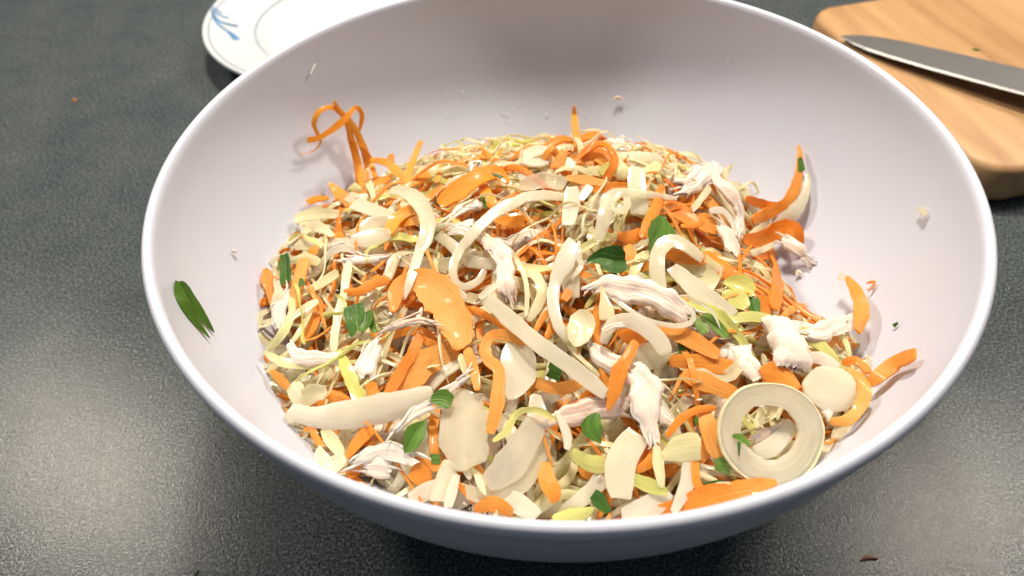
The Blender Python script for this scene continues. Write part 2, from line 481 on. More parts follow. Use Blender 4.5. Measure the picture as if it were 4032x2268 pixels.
def ribbon(P, ws, thick, rng, normal=None, across=4, cup=0.0, fold=0.0, wav=0.0, twist=(0, 0), closed=False, edge=0.06, seg=0.0018, vf=None, crisp=0.22, tip=0.7):
    """a solid strip along P: rounded edges, slightly irregular width, optional cupping, folding, ruffling and twist"""
    v, f = vf if vf else ([], [])
    base = len(v)
    m = len(P)
    Ltot = sum((P[i + 1] - P[i]).length for i in range(m - 1))
    n = max(7, min(52, int(Ltot / seg)))
    if closed: n = 60
    S, L = spline(P, n, closed)
    rows = []
    cnt = len(S)
    ph = [rng.uniform(0, 6.28) for _ in range(6)]
    prevB = None
    if not closed:                                       # extra rows near the two ends round the corners
        S = [S[0], (S[0][0].lerp(S[1][0], 0.35), S[0][1] + (S[1][1] - S[0][1]) * 0.35)] + S[1:-1] + \
            [(S[-1][0].lerp(S[-2][0], 0.35), S[-1][1] + (S[-2][1] - S[-1][1]) * 0.35), S[-1]]
        cnt = len(S)
    cutA, cutB = rng.uniform(-0.35, 0.35), rng.uniform(-0.35, 0.35)
    for i, (p, u) in enumerate(S):
        if closed: tdir = S[(i + 1) % cnt][0] - S[i - 1][0]
        else: tdir = S[min(i + 1, cnt - 1)][0] - S[max(i - 1, 0)][0]
        tdir.normalize()
        N = normal.copy() if normal else (top_n(p.x, p.y) + Vector((0, -0.55, 0.25)))
        N = (N - tdir * N.dot(tdir))
        if N.length < 1e-3: N = Vector((0, 0, 1)) - tdir * tdir.z
        N.normalize()
        q = i / max(cnt - 1, 1)
        ang = twist[0] + (twist[1] - twist[0]) * q
        if ang: N = Matrix.Rotation(ang, 3, tdir) @ N
        B = tdir.cross(N)
        if closed:
            ku = int(u) % m; a = u - int(u)
            w = ws[ku] + (ws[(ku + 1) % m] - ws[ku]) * a
        else: w = lerp_list(ws, u)
        endf = 1.0
        if not closed:
            if i == 0 or i == cnt - 1: endf = tip
            elif i == 1 or i == cnt - 2: endf = 0.25 + 0.75 * (tip + 1) / 2
            elif i == 2 or i == cnt - 3: endf = 0.6 + 0.4 * (tip + 1) / 2
        dist = q * L
        w *= endf * (1 + edge * math.sin(dist * 420 + ph[0]) + edge * 0.6 * math.sin(dist * 1130 + ph[1]) + rng.uniform(-edge, edge) * 0.7)
        top, bot = [], []
        for j in range(across + 1):
            s_ = -1 + 2 * j / across
            jit = edge * 0.5 * math.sin(dist * 900 + ph[2 + (j % 2)] + s_ * 3)
            off = B * (w / 2 * (s_ + (jit if abs(s_) > 0.9 else 0)))
            if not closed:
                if i == 0: off += tdir * (cutA * s_ * w * 0.5)
                if i == cnt - 1: off += tdir * (cutB * s_ * w * 0.5)
            lift = cup * w * (s_ * s_ - 0.33) + fold * w * 0.5 * (abs(s_) - 0.5)
            if wav: lift += wav * s_ * math.sin(dist * 260 + ph[4] + (1.3 if s_ > 0 else 0)) + 0.4 * wav * math.sin(dist * 510 + ph[5])
            th = thick / 2 * (1.0 - crisp * abs(s_) ** 6) * (0.75 if i in (0, cnt - 1) and not closed else 1)
            c = p + off + N * lift
            st = (ph[0] + dist, s_ * w / 2)
            top.append((c + N * th, st)); bot.append((c - N * th, st))
        rows.append(top + bot[::-1])
    k = 2 * (across + 1)
    for r_ in rows:
        for c, st in r_: v.append((c.x, c.y, c.z, st[0], st[1]))
    R_ = len(rows)
    for i in range(R_ if closed else R_ - 1):
        a0, b0 = base + i * k, base + ((i + 1) % R_) * k
        for j in range(k):
            f.append((a0 + j, a0 + (j + 1) % k, b0 + (j + 1) % k, b0 + j))
    if not closed:
        for st, flip in ((base, True), (base + (R_ - 1) * k, False)):
            for j in range(across):
                q4 = (st + j, st + j + 1, st + k - 2 - j, st + k - 1 - j)
                f.append(q4[::-1] if not flip else q4)
    return v, f

def tube(P, rad, v, f, rng, sides=6, squash=None):
    base = len(v); n = len(P)
    for i, p in enumerate(P):
        tdir = (P[min(i + 1, n - 1)] - P[max(i - 1, 0)]).normalized()
        a = tdir.cross(Vector((0.3, 0.2, 1))).normalized(); b = a.cross(tdir)
        for k in range(sides):
            an = 2 * math.pi * k / sides
            r_ = rad[i] * (1 + rng.uniform(-0.16, 0.16))
            q = p + a * (r_ * math.cos(an)) + b * (r_ * math.sin(an))
            v.append((q.x, q.y, q.z, 0.0, 0.0))
    for i in range(n - 1):
        for k in range(sides):
            f.append((base + i * sides + k, base + i * sides + (k + 1) % sides, base + (i + 1) * sides + (k + 1) % sides, base + (i + 1) * sides + k))
    f.append(tuple(base + k for k in range(sides))[::-1]); f.append(tuple(base + (n - 1) * sides + k for k in range(sides)))

def chicken_mesh(P, ws, rng, depth=1.0, ragged=1.0):
    """shredded meat: one lumpy strip whose surface is ridged by the muscle fibres and whose ends are torn into fingers"""
    v, f = [], []
    Ltot = sum((P[i + 1] - P[i]).length for i in range(len(P) - 1))
    n = max(6, min(34, int(Ltot / 0.0013)))
    S, L = spline(P, n)
    wmax = max(ws)
    nc = 6 if wmax < 0.0022 else (10 if wmax < 0.004 else 16)
    K = rng.uniform(3.0, 4.5) * max(1.0, wmax / 0.005)
    ph = [rng.uniform(0, 6.28) for _ in range(8)]
    tear = min(0.0035, Ltot * 0.16, wmax * 0.7) * ragged
    fing = [[rng.uniform(-1, 1) for _ in range(nc + 1)] for _ in range(2)]
    for e in fing:
        for j in range(1, nc + 1):
            if rng.random() < 0.55: e[j] = e[j - 1] * 0.8
    tops, bots = [], []
    for i, (p, u) in enumerate(S):
        tdir = (S[min(i + 1, n)][0] - S[max(i - 1, 0)][0]).normalized()
        N = top_n(p.x, p.y) + Vector((0, -0.55, 0.25)); N = (N - tdir * N.dot(tdir)).normalized()
        B = tdir.cross(N); w = lerp_list(ws, u)
        d = u * 0 + i / n * L
        q = i / n
        w *= 1 + 0.13 * math.sin(d * 350 + ph[0]) + 0.10 * math.sin(d * 900 + ph[1]) + rng.uniform(-0.05, 0.05)
        p = p + B * (0.10 * w * math.sin(d * 260 + ph[5]))
        tk = min(0.0028, max(0.0009, w * 0.27)) * depth
        tr, br = [], []
        for j in range(nc + 1):
            s_ = -1 + 2 * j / nc
            prof_ = math.sqrt(max(0.0, 1 - abs(s_) ** 4.5))
            drift = 1.1 * math.sin(d * 170 + ph[2]) + 0.25 * math.sin(d * 420 + ph[3] + s_ * 2)
            rid = abs(math.sin(s_ * K + drift + ph[4])) ** 0.6
            rid2 = math.sin(s_ * K * 2.7 + drift * 2 + ph[5] + d * 60)
            lump = math.sin(d * 300 + s_ * 3 + ph[6]) * math.sin(d * 170 - s_ * 2 + ph[7])
            hgt = tk * (0.62 * prof_ + 0.08 * ragged * (rid - 0.6) * prof_ + 0.04 * rid2 * prof_ + 0.18 * lump * prof_ + rng.uniform(-0.06, 0.06))
            along = 0.0
            if i <= 2: along = fing[0][j] * tear * (1 - i / 3.0)
            if i >= n - 2: along += fing[1][j] * tear * (1 - (n - i) / 3.0)
            endk = 0.35 if i in (0, n) else (0.8 if i in (1, n - 1) else 1.0)
            c = p + B * (s_ * w / 2 * (0.93 + 0.07 * endk)) + tdir * along
            tr.append(c + N * (hgt * endk)); br.append(c - N * (tk * 0.38 * prof_ * endk + 0.00008))
        tops.append(tr); bots.append(br)
    for tr, br in zip(tops, bots):
        for jj, c in enumerate(tr + br[::-1]): v.append((c.x, c.y, c.z, ph[0], (jj % (nc + 1)) * wmax / nc))
    k = 2 * (nc + 1)
    for i in range(n):
        for j in range(k):
            f.append((i * k + j, i * k + (j + 1) % k, (i + 1) * k + (j + 1) % k, (i + 1) * k + j))
    for st, flip in ((0, True), (n * k, False)):
        for j in range(nc):
            q4 = (st + j, st + j + 1, st + k - 2 - j, st + k - 1 - j)
            f.append(q4 if flip else q4[::-1])
    if Ltot > 0.010:                                     # loose fibres lifting off along the piece
        for _ in range(int(rng.randint(1, 4) * ragged)):
            i0 = rng.randint(0, max(0, n - 8)); i1 = min(n, i0 + rng.randint(6, 16)); j = rng.choice((0, 0, 1, nc - 1, nc, nc, nc // 2))
            away = Vector((rng.uniform(-1, 1), rng.uniform(-1, 1), rng.uniform(0, 1))) * rng.uniform(0.0008, 0.0028)
            fl = rng.random() < 0.5
            pts = []
            for i in range(i0, i1 + 1):
                q = (i - i0) / (i1 - i0)
                q = q if fl else 1 - q
                pts.append(tops[i][j].lerp(bots[i][j], 0.4) + away * (q ** 2) + Vector((0, 0, 0.0002 * math.sin(i * 1.7 + ph[3]))))
            tube(pts, [rng.uniform(0.00028, 0.00048) * (0.4 + 0.6 * min(1, min(k_, len(pts) - 1 - k_) / 2)) for k_ in range(len(pts))], v, f, rng, 5)
    if Ltot > 0.008:                                     # a few torn threads at the ends
        for _ in range(int(rng.randint(3, 7) * ragged)):
            end = rng.random() < 0.5
            i0, i1 = (2, 0) if end else (n - 2, n)
            j = rng.randint(1, nc - 1)
            st = tops[i0][j].lerp(bots[i0][j], 0.5); d = (S[i1][0] - S[i0][0]).normalized()
            ln = rng.uniform(0.002, 0.006)
            side = Vector((rng.uniform(-1, 1), rng.uniform(-1, 1), rng.uniform(-0.2, 0.8))) * 0.5
            tube([st, st + d * ln * 0.6 + side * ln * 0.1, st + d * ln + side * ln * 0.35, st + d * ln * 1.3 + side * ln * 0.8],
                 [0.0006, 0.0005, 0.00036, 0.00018], v, f, rng, 5)
    return v, f

THICK = {'carrot': 1.15, 'cabbage': 0.6, 'onion': 1.25, 'herb': 0.3}
NAME = {'carrot': 'carrot_shred', 'cabbage': 'cabbage_shred', 'onion': 'onion_slice', 'chicken': 'chicken_shred', 'herb': 'herb_leaf'}
CAT = {'carrot': 'carrot', 'cabbage': 'cabbage', 'onion': 'onion', 'chicken': 'chicken', 'herb': 'herb'}

# each piece: kind, label, centre line in millimetres, widths in millimetres, options
PIECES = [
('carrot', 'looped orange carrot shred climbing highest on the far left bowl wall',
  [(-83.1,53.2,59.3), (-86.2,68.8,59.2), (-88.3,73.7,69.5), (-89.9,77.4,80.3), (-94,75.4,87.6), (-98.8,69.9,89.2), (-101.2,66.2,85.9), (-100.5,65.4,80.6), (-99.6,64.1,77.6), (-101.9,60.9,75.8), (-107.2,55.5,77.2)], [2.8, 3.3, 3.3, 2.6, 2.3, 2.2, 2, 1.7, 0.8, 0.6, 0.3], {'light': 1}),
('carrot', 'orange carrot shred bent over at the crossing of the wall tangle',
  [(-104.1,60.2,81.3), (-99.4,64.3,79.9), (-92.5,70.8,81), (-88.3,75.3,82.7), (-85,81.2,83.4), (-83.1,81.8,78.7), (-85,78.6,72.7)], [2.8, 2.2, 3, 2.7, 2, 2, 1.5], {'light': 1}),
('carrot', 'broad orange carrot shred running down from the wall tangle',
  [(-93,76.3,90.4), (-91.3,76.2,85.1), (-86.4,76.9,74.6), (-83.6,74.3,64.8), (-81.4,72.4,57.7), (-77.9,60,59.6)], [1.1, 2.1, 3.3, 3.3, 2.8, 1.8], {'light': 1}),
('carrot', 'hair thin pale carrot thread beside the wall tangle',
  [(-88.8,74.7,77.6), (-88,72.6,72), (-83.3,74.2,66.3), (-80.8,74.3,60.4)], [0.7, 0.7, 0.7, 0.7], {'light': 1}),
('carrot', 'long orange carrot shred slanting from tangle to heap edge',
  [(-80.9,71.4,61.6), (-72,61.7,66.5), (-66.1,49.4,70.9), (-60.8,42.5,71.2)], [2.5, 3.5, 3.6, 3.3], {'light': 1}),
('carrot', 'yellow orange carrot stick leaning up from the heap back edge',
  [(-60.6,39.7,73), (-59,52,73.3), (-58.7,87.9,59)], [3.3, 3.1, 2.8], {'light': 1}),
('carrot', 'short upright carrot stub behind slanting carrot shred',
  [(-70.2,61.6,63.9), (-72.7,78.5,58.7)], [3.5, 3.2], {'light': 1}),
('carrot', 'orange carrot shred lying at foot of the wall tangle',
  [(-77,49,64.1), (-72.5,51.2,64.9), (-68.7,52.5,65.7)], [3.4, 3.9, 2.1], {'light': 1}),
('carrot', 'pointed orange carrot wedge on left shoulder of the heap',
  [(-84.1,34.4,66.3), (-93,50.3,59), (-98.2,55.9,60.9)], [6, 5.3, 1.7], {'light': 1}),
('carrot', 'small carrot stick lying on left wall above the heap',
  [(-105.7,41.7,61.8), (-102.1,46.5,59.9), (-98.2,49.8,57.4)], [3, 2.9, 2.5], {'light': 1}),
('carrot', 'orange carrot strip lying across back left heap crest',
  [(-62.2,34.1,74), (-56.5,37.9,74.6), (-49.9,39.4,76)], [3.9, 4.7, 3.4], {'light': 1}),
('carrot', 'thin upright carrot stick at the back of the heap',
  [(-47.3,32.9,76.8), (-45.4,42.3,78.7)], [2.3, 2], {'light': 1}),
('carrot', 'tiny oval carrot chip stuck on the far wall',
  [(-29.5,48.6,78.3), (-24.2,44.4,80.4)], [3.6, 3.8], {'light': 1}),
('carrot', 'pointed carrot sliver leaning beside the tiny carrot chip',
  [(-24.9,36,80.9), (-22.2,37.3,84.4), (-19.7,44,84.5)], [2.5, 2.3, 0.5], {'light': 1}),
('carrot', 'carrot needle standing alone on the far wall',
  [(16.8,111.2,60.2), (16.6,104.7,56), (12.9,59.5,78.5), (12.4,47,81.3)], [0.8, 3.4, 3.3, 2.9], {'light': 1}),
('onion', 'round white onion disc at the back crest',
  [(-11.3,39.2,83.3), (-5.9,37.7,84.2), (-0,35.2,85)], [8.4, 12.6, 9.1], {'thick': 1.6}),
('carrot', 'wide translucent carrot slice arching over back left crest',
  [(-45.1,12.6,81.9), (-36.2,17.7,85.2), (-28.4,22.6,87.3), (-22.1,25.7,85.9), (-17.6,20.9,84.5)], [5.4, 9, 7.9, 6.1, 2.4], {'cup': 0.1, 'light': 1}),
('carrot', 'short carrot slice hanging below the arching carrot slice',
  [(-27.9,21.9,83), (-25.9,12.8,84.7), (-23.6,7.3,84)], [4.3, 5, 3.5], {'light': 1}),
('onion', 'pinkish white onion crescent curving down the upper left heap',
  [(-66.2,27.9,77.5), (-59.2,21.9,81.3), (-52.2,10.4,85.1), (-48.3,-1.7,86), (-48.9,-10.6,84.3), (-51.6,-15.7,82.5)], [2.7, 5.2, 6.5, 5.8, 5.3, 3.3], {'cup': 0.12}),
('onion', 'slim white onion sliver hanging from the left onion crescent',
  [(-49.7,-6.9,83.3), (-52.1,-20.9,83.1), (-54.1,-30,81.9), (-55.5,-35.3,80)], [4.2, 3.6, 2.9, 0.7], {}),
('onion', 'longest pale onion crescent sweeping up to the back crest',
  [(-27.4,-24.5,81.8), (-29.7,-28.9,81.1), (-34.4,-32,81.4), (-37.8,-29.8,82.2), (-38.5,-23.7,83.8), (-35.6,-16.5,85.9), (-33.3,-14.9,87.4), (-28.8,-9.4,89.4), (-22.4,-2.9,90.5), (-14.9,1.3,91.3), (-11.2,4.7,90.4), (-3.2,6.3,89.6), (4.2,6.4,88)], [2.3, 2.6, 2.7, 2.8, 3.2, 3.5, 3.8, 4.2, 4.5, 4.4, 4.3, 3.9, 2.8], {}),
('onion', 'oval translucent onion slice on the left of the heap',
  [(-79.3,0.7,75.9), (-71.2,-0.7,78), (-63.2,-0.8,79.8)], [3.8, 8.7, 4.3], {'thick': 1.5}),
('onion', 'glassy onion slice just above the oval onion slice',
  [(-78.6,8.1,73.9), (-72.1,9.5,75.5), (-64.9,9.9,77.3)], [3.9, 7.7, 3.8], {}),
('onion', 'pale onion strip below the foot of the wall tangle',
  [(-82.7,32.2,68.4), (-73.6,21,73.4), (-62.8,13,77.1)], [6.6, 5.6, 2.3], {}),
('chicken', 'torn white chicken shred below the arching carrot slice',
  [(-41.2,3.5,81.7), (-35.8,8.4,82.5), (-28.6,10.9,83.4)], [1.8, 5.2, 4.4], {}),
('chicken', 'pinkish brown chicken shred left of the long onion crescent',
  [(-38.5,-2.4,80.9), (-31.5,-2.2,81.9)], [7.3, 6.7], {}),
('cabbage', 'pale bulging cabbage piece at the left shoulder',
  [(-109.3,30.3,61.5), (-101.3,32.6,61.8), (-88.7,25.4,68)], [4.8, 7.5, 4.6], {'cup': 0.2}),
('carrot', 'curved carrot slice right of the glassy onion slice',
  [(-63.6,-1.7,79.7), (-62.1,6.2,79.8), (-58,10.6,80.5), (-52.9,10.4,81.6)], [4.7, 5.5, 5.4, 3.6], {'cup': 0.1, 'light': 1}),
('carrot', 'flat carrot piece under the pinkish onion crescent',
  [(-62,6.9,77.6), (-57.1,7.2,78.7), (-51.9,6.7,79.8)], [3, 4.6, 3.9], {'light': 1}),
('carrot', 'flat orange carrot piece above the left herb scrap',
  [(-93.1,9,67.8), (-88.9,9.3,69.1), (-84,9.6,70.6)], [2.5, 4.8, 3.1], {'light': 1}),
('chicken', 'long white chicken strip hanging down the upper middle',
  [(-29.7,-7.9,85), (-24.9,-15.8,87.2), (-22.3,-20.9,88.1), (-20.3,-28.5,87.5), (-19.6,-35.9,86.5), (-18.6,-41.2,83.6)], [3, 5.8, 6.6, 6.9, 7.1, 3.8], {}),
('carrot', 'carrot slice behind the top of the long chicken strip',
  [(-23.5,1.8,82.9), (-18,-0.8,83.3), (-12.2,-1.4,83.7)], [2.9, 4.6, 5.8], {'light': 1}),
('herb', 'dark green herb sliver across the short carrot slice',
  [(-27.9,11.1,86.2), (-26.4,3.1,86.5)], [2.1, 0.8], {}),
('herb', 'dark green herb sliver on the back crest',
  [(-24.8,25.4,86.6), (-19.9,20.9,87.5)], [0.6, 1.6], {}),
('herb', 'folded green herb strip standing at the left heap edge',
  [(-107.4,3,67.9), (-106.1,-3,66.5), (-104.3,-11.6,66)], [4.6, 6.1, 5.1], {'fold': 0.5}),
('carrot', 'orange carrot plank standing by the left herb strip',
  [(-97.9,-2.6,70.4), (-98.7,-13.7,68.9), (-99.6,-25.3,65.8)], [5.4, 6.2, 4.7], {}),
('carrot', 'narrow carrot sliver at the far left heap edge',
  [(-113.2,-3.2,65.1), (-111.3,-12.4,63.5), (-108,-22.2,62.2)], [2.9, 3.4, 1.2], {}),
('cabbage', 'yellow cabbage sliver beside the far left carrot sliver',
  [(-109.8,-8.6,66.3), (-106,-17.7,67.4), (-108.6,-23.3,64.1)], [0.6, 4, 1.2], {}),
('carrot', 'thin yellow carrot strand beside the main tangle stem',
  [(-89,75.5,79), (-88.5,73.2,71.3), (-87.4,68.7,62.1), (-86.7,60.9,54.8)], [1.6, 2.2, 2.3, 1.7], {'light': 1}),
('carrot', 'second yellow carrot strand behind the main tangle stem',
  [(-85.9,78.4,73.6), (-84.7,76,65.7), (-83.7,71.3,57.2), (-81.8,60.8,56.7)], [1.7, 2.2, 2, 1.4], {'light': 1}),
('carrot', 'bent carrot ribbon beside the round white onion disc',
  [(-3.7,35.4,83.7), (0.7,35.5,89.4), (2.2,34,86.5)], [3.6, 3.6, 2.6], {}),
('carrot', 'upright carrot ribbon right of the bent carrot ribbon',
  [(1.8,28.1,85.1), (5.7,36.3,88.5)], [6.4, 3.2], {}),
('carrot', 'thin carrot loop at the highest point of the heap',
  [(9.6,31.3,86.1), (14.4,34.9,88.7), (19.3,34.4,91.8), (22.6,29.2,93.4), (24.5,25,91.4), (23,20.8,89.6), (20.1,18.5,86.6)], [2.1, 2.9, 3.3, 2.8, 2.7, 2.9, 3.5], {}),
('carrot', 'curled pinkish carrot slice inside the thin carrot loop',
  [(13.1,31.7,84.9), (17.8,33.9,86.5), (21.6,30,86.8), (23.7,27.1,84.7)], [5, 7.2, 6.8, 2.8], {'cup': 0.15}),
('carrot', 'carrot strip lying left to right under the thin carrot loop',
  [(4.8,20.1,86.7), (12.3,17.9,86.9), (21.6,15,86.5)], [2.1, 4.1, 2.7], {}),
('carrot', 'long carrot strip crossing behind the pale green onion strip',
  [(14.8,12.2,86.1), (22.9,14.1,85.8), (30.8,15.3,84.9), (38.1,19.3,83.4)], [2.7, 4, 3.7, 2.8], {}),
('onion', 'upright pale green onion strip at the back right crest',
  [(32.3,18.3,91.7), (31.1,8.7,89.2), (31.2,-0.9,84.4)], [6.5, 7.5, 6.7], {'green': 1}),
('cabbage', 'pale green cabbage stub at the back edge of the crest',
  [(36.7,23,84.1), (44.1,30.9,83.5)], [6, 4.8], {'green': 1}),
('cabbage', 'thin cabbage arc below the bent carrot ribbon',
  [(0.8,22.7,87.5), (6.6,22.8,90.1), (12.3,21.3,89.1), (15,20.3,86.8)], [2.2, 2.2, 2.2, 2.2], {}),
('onion', 'wide glassy onion piece with fine veins near the crest',
  [(-13.3,16.5,86.2), (-4.1,18.5,87.1), (4.4,14.6,87.7)], [4.3, 6.6, 5.3], {'cup': 0.1}),
('onion', 'white onion strip standing above the long onion blade',
  [(6.5,8,91.7), (5.3,-0.2,89.7), (3.3,-10.6,89.3)], [4.6, 6.2, 5.1], {}),
('onion', 'short onion stick slanting beside the white onion strip',
  [(8.8,3.3,88.9), (13.2,9.4,90.9)], [3, 3.8], {}),
('onion', 'clear onion ribbon arching into a stem below the crest',
  [(46.9,8.1,83.9), (34.9,5.5,88.7), (23.7,2.6,92.6), (19.1,-1.1,92.4), (16.7,-8.8,91.1), (13.7,-17.4,87.4)], [1.4, 2.8, 3.9, 5.2, 5.4, 3.3], {}),
('onion', 'small coiled onion curl in front of the clear onion ribbon',
  [(25.3,-1.8,94), (24.7,-7.3,94.3), (21.7,-11.2,95.2), (19.2,-9.3,95.4), (20,-4.5,94.5), (22.6,-1.2,93.3)], [2.7, 2.8, 2.4, 2, 2, 1.4], {}),
('carrot', 'orange carrot stick leaning above the upper green leaf',
  [(41.4,12.9,87), (37.8,1.6,86.4), (33.1,-8.9,87.5), (29.6,-16.6,86.8)], [2.3, 4.2, 4.3, 3.2], {}),
('herb', 'broad green leaf piece on the upper right of heap',
  [(38.4,-4.2,86.7), (37.6,-11.6,86.9), (35.3,-17.9,87.4), (31.5,-23.5,86.6)], [1.7, 10.2, 9.3, 2.4], {'fold': 0.25}),
('herb', 'dark green folded leaf piece in the middle of heap',
  [(8.4,-28.4,87.5), (13.4,-26.9,88.2), (18.1,-28.8,88.4), (22.1,-28.4,87.5)], [0.5, 6.4, 11.3, 5.1], {'fold': 0.3}),
('herb', 'small leaf stem under the dark folded leaf piece',
  [(18.2,-31,85.8), (17.3,-34.7,85.1)], [2.2, 0.6], {}),
('carrot', 'broad carrot slice right of the upper green leaf',
  [(42.5,6.6,82), (48.7,4.3,79.4), (53.9,0.3,76.8)], [4.8, 8.7, 5.5], {}),
('carrot', 'thin carrot strip across the broad carrot slice',
  [(46.3,-5.3,81.9), (51.4,-3.5,80), (56.8,0.9,77.6)], [2, 2.3, 1.8], {}),
('carrot', 'deep orange carrot block beside the upright chicken strip',
  [(53.6,2.2,76), (59,5.1,73.1), (64.3,6.9,69.7)], [6.2, 9.2, 8.6], {}),
('chicken', 'thick chicken piece at the back right shoulder',
  [(49.7,20.7,79.2), (56.9,23.9,78.4), (65.3,32.6,76.3), (75.1,48.9,66.6)], [8.3, 9.2, 7.1, 5], {}),
('chicken', 'long white chicken strip bending down the right shoulder',
  [(66.9,37.2,75.6), (69.6,25.2,75.3), (74.8,20.1,70.3), (76.5,15.1,66.3), (73.5,6,65.5)], [5.6, 7.2, 6.7, 4.7, 3.5], {}),
('chicken', 'white chicken strip inside the right shoulder bend',
  [(64.3,6,72), (66.5,-0.3,70.9), (67.8,-7.2,69.8), (67.6,-13.1,71.9)], [4.5, 6.2, 6.6, 5], {}),
('onion', 'thin pale onion arch on the right shoulder',
  [(60.9,8.9,76.2), (67.2,12.4,72.9), (70.9,8.5,69.4), (70,-0.3,70.7)], [2.2, 3.2, 3.3, 1.9], {}),
('cabbage', 'cabbage stick leaning against the thick chicken piece',
  [(52.7,5.7,79.7), (58.4,14.4,78.2), (64,23.1,76.5)], [2.5, 2.6, 2.7], {}),
('cabbage', 'small cabbage sliver poking up at the right shoulder',
  [(75.9,41.9,65.1), (79.9,52.5,61.2), (85.6,61.9,57.2)], [3.5, 3.3, 0.8], {}),
('cabbage', 'rounded cabbage fold behind the right shoulder chicken',
  [(79.7,41.1,62), (90.4,53.8,50.4), (84.3,35,59)], [4.8, 4.2, 3.2], {}),
('carrot', 'curved carrot shred rising up the right bowl wall',
  [(109.6,53.9,72.9), (108.6,45.9,69.8), (105.4,36.5,64.4), (101.2,31.7,59.3), (95.8,33.2,52.7), (85.4,24.3,56.6)], [1.3, 2.8, 4.2, 4.8, 5.3, 3.9], {}),
('carrot', 'carrot strip joining the wall carrot at the right edge',
  [(84.7,35.1,59.7), (96.3,40.1,51.1), (101.8,35.5,54.7)], [3.2, 4.3, 2.4], {}),
('onion', 'white onion strip rising beside the right wall carrot',
  [(110.4,41.9,66.1), (107.8,33.1,62.4), (103.2,27.1,56.8), (97.4,28.7,46.9)], [3.9, 5.9, 6.2, 5.1], {}),
('herb', 'tiny dark herb flake by the tip of the wall carrot',
  [(108.2,46.6,71.9), (108.3,40.8,68.6)], [1.9, 3.7], {}),
('carrot', 'wide carrot bow at the right edge of the heap',
  [(77.5,11,58.4), (87,16.4,52.5), (97.3,24,50.1), (101.9,18.9,55), (104.6,13.8,50.7)], [4.5, 6.9, 7.9, 7.5, 2.4], {'cup': 0.1}),
('cabbage', 'cabbage stick above the wide carrot bow',
  [(82.3,15.8,55.7), (95.5,30.6,49.4)], [3.1, 2.8], {}),
('cabbage', 'pale cabbage sliver over the wide carrot bow',
  [(76.3,-4.4,65.1), (86.7,8.2,55.1), (96.2,18.5,49.5)], [2.9, 2.7, 0.6], {}),
('chicken', 'white chicken finger resting on the right wall',
  [(98,16.4,52.3), (101.5,10.6,51.9), (105.3,6.3,49.1)], [4.9, 5.4, 2.4], {}),
('carrot', 'orange carrot strip hanging down the right heap edge',
  [(91,13.1,48.9), (90.5,1.7,51.4), (77.5,-30.1,74.4), (71.8,-44.2,76.8)], [2.8, 5.7, 5.8, 4.4], {}),
('carrot', 'carrot stub left of the hanging carrot strip',
  [(78.5,-2.4,60.1), (95.5,17.2,44.4)], [3.3, 4.4], {}),
('onion', 'large white onion arch on the right half of heap',
  [(32,-46,82.9), (32.2,-40.6,85.9), (31.9,-33.6,89), (34,-26.6,90.6), (39,-22.2,90.1), (44.4,-23.8,88.3), (49.4,-27,85.2)], [1.3, 4.4, 5.3, 5.4, 5, 4.9, 3.3], {}),
('carrot', 'glossy carrot strip under the large onion arch',
  [(36.5,-23.8,86), (43.1,-24.7,85.1), (51,-25.9,83.8)], [4.4, 5.7, 4.2], {}),
('onion', 'straight white onion stick under the large onion arch',
  [(37.8,-30.7,85.7), (43.1,-38.1,84.7), (49,-45.4,83.4), (55.5,-51.2,82)], [4.3, 6.4, 6.6, 5.3], {}),
('cabbage', 'bright yellow green cabbage leaf on the right side',
  [(55.3,-36.7,82.9), (60.9,-36.6,81.7), (65,-40.3,80.7)], [1.9, 8.2, 5.7], {'green': 2, 'cup': 0.2}),
('cabbage', 'crumpled green cabbage piece below the bright cabbage leaf',
  [(55.7,-38.9,81.7), (59.1,-42.7,80.9), (61.5,-46.3,80.4)], [3.8, 7.5, 4.4], {'green': 2}),
('cabbage', 'long green cabbage strip at the tip of the onion stick',
  [(52.8,-53.1,81.9), (59.8,-51.2,81.7), (68.9,-51.3,79.7)], [2.2, 4.3, 3.1], {'green': 2}),
('cabbage', 'thin green cabbage arc below the straight onion stick',
  [(44.3,-44.5,82.7), (45.8,-49.6,81.8), (50.2,-52.6,81.1), (54.9,-52.8,80.7)], [1.2, 2.1, 2.2, 1.2], {'green': 2}),
('cabbage', 'wide olive cream cabbage sheet behind the onion stick',
  [(41.5,-26.1,82), (47.8,-29.3,81), (54.6,-33.3,79.8)], [8.9, 14.7, 12.1], {'cup': 0.1, 'green': 1}),
('herb', 'dark herb strip at the right of the bright cabbage leaf',
  [(64.5,-40.3,79.8), (64,-44,79.8), (64.2,-48.1,79.8)], [4, 5.5, 3.2], {'fold': 0.3}),
('herb', 'dark herb flake above the bright cabbage leaf',
  [(64.1,-32.3,79.9), (66.8,-34.1,79.2)], [2.7, 2], {}),
('chicken', 'biggest white chicken piece right of the heap middle',
  [(8.9,-39.5,84.6), (15.1,-38.4,86.3), (23.2,-41.7,86.5), (31.9,-46.9,86), (41.4,-50.7,83)], [3.8, 8.1, 10, 9.3, 6.9], {}),
('onion', 'thin white onion loop under the biggest chicken piece',
  [(14,-41.1,84.6), (20.1,-48.3,84.8), (26.4,-53.4,84.2), (35.2,-56.3,84.1), (40.4,-55.1,84.5), (41.2,-52.7,86), (38.8,-49.7,86.6)], [1.1, 1.5, 1.6, 1.7, 1.7, 1.5, 0.7], {}),
('chicken', 'flat chicken piece under the two light herb scraps',
  [(41.5,-52.3,79.4), (47.6,-54.6,78.7), (56.3,-54.9,78.1)], [3.1, 5.6, 4.6], {}),
('herb', 'light green herb scrap left of its twin',
  [(42.2,-52.6,83.2), (44.8,-58.1,82.2)], [2.5, 3.3], {}),
('herb', 'long light green herb scrap at the end of chicken',
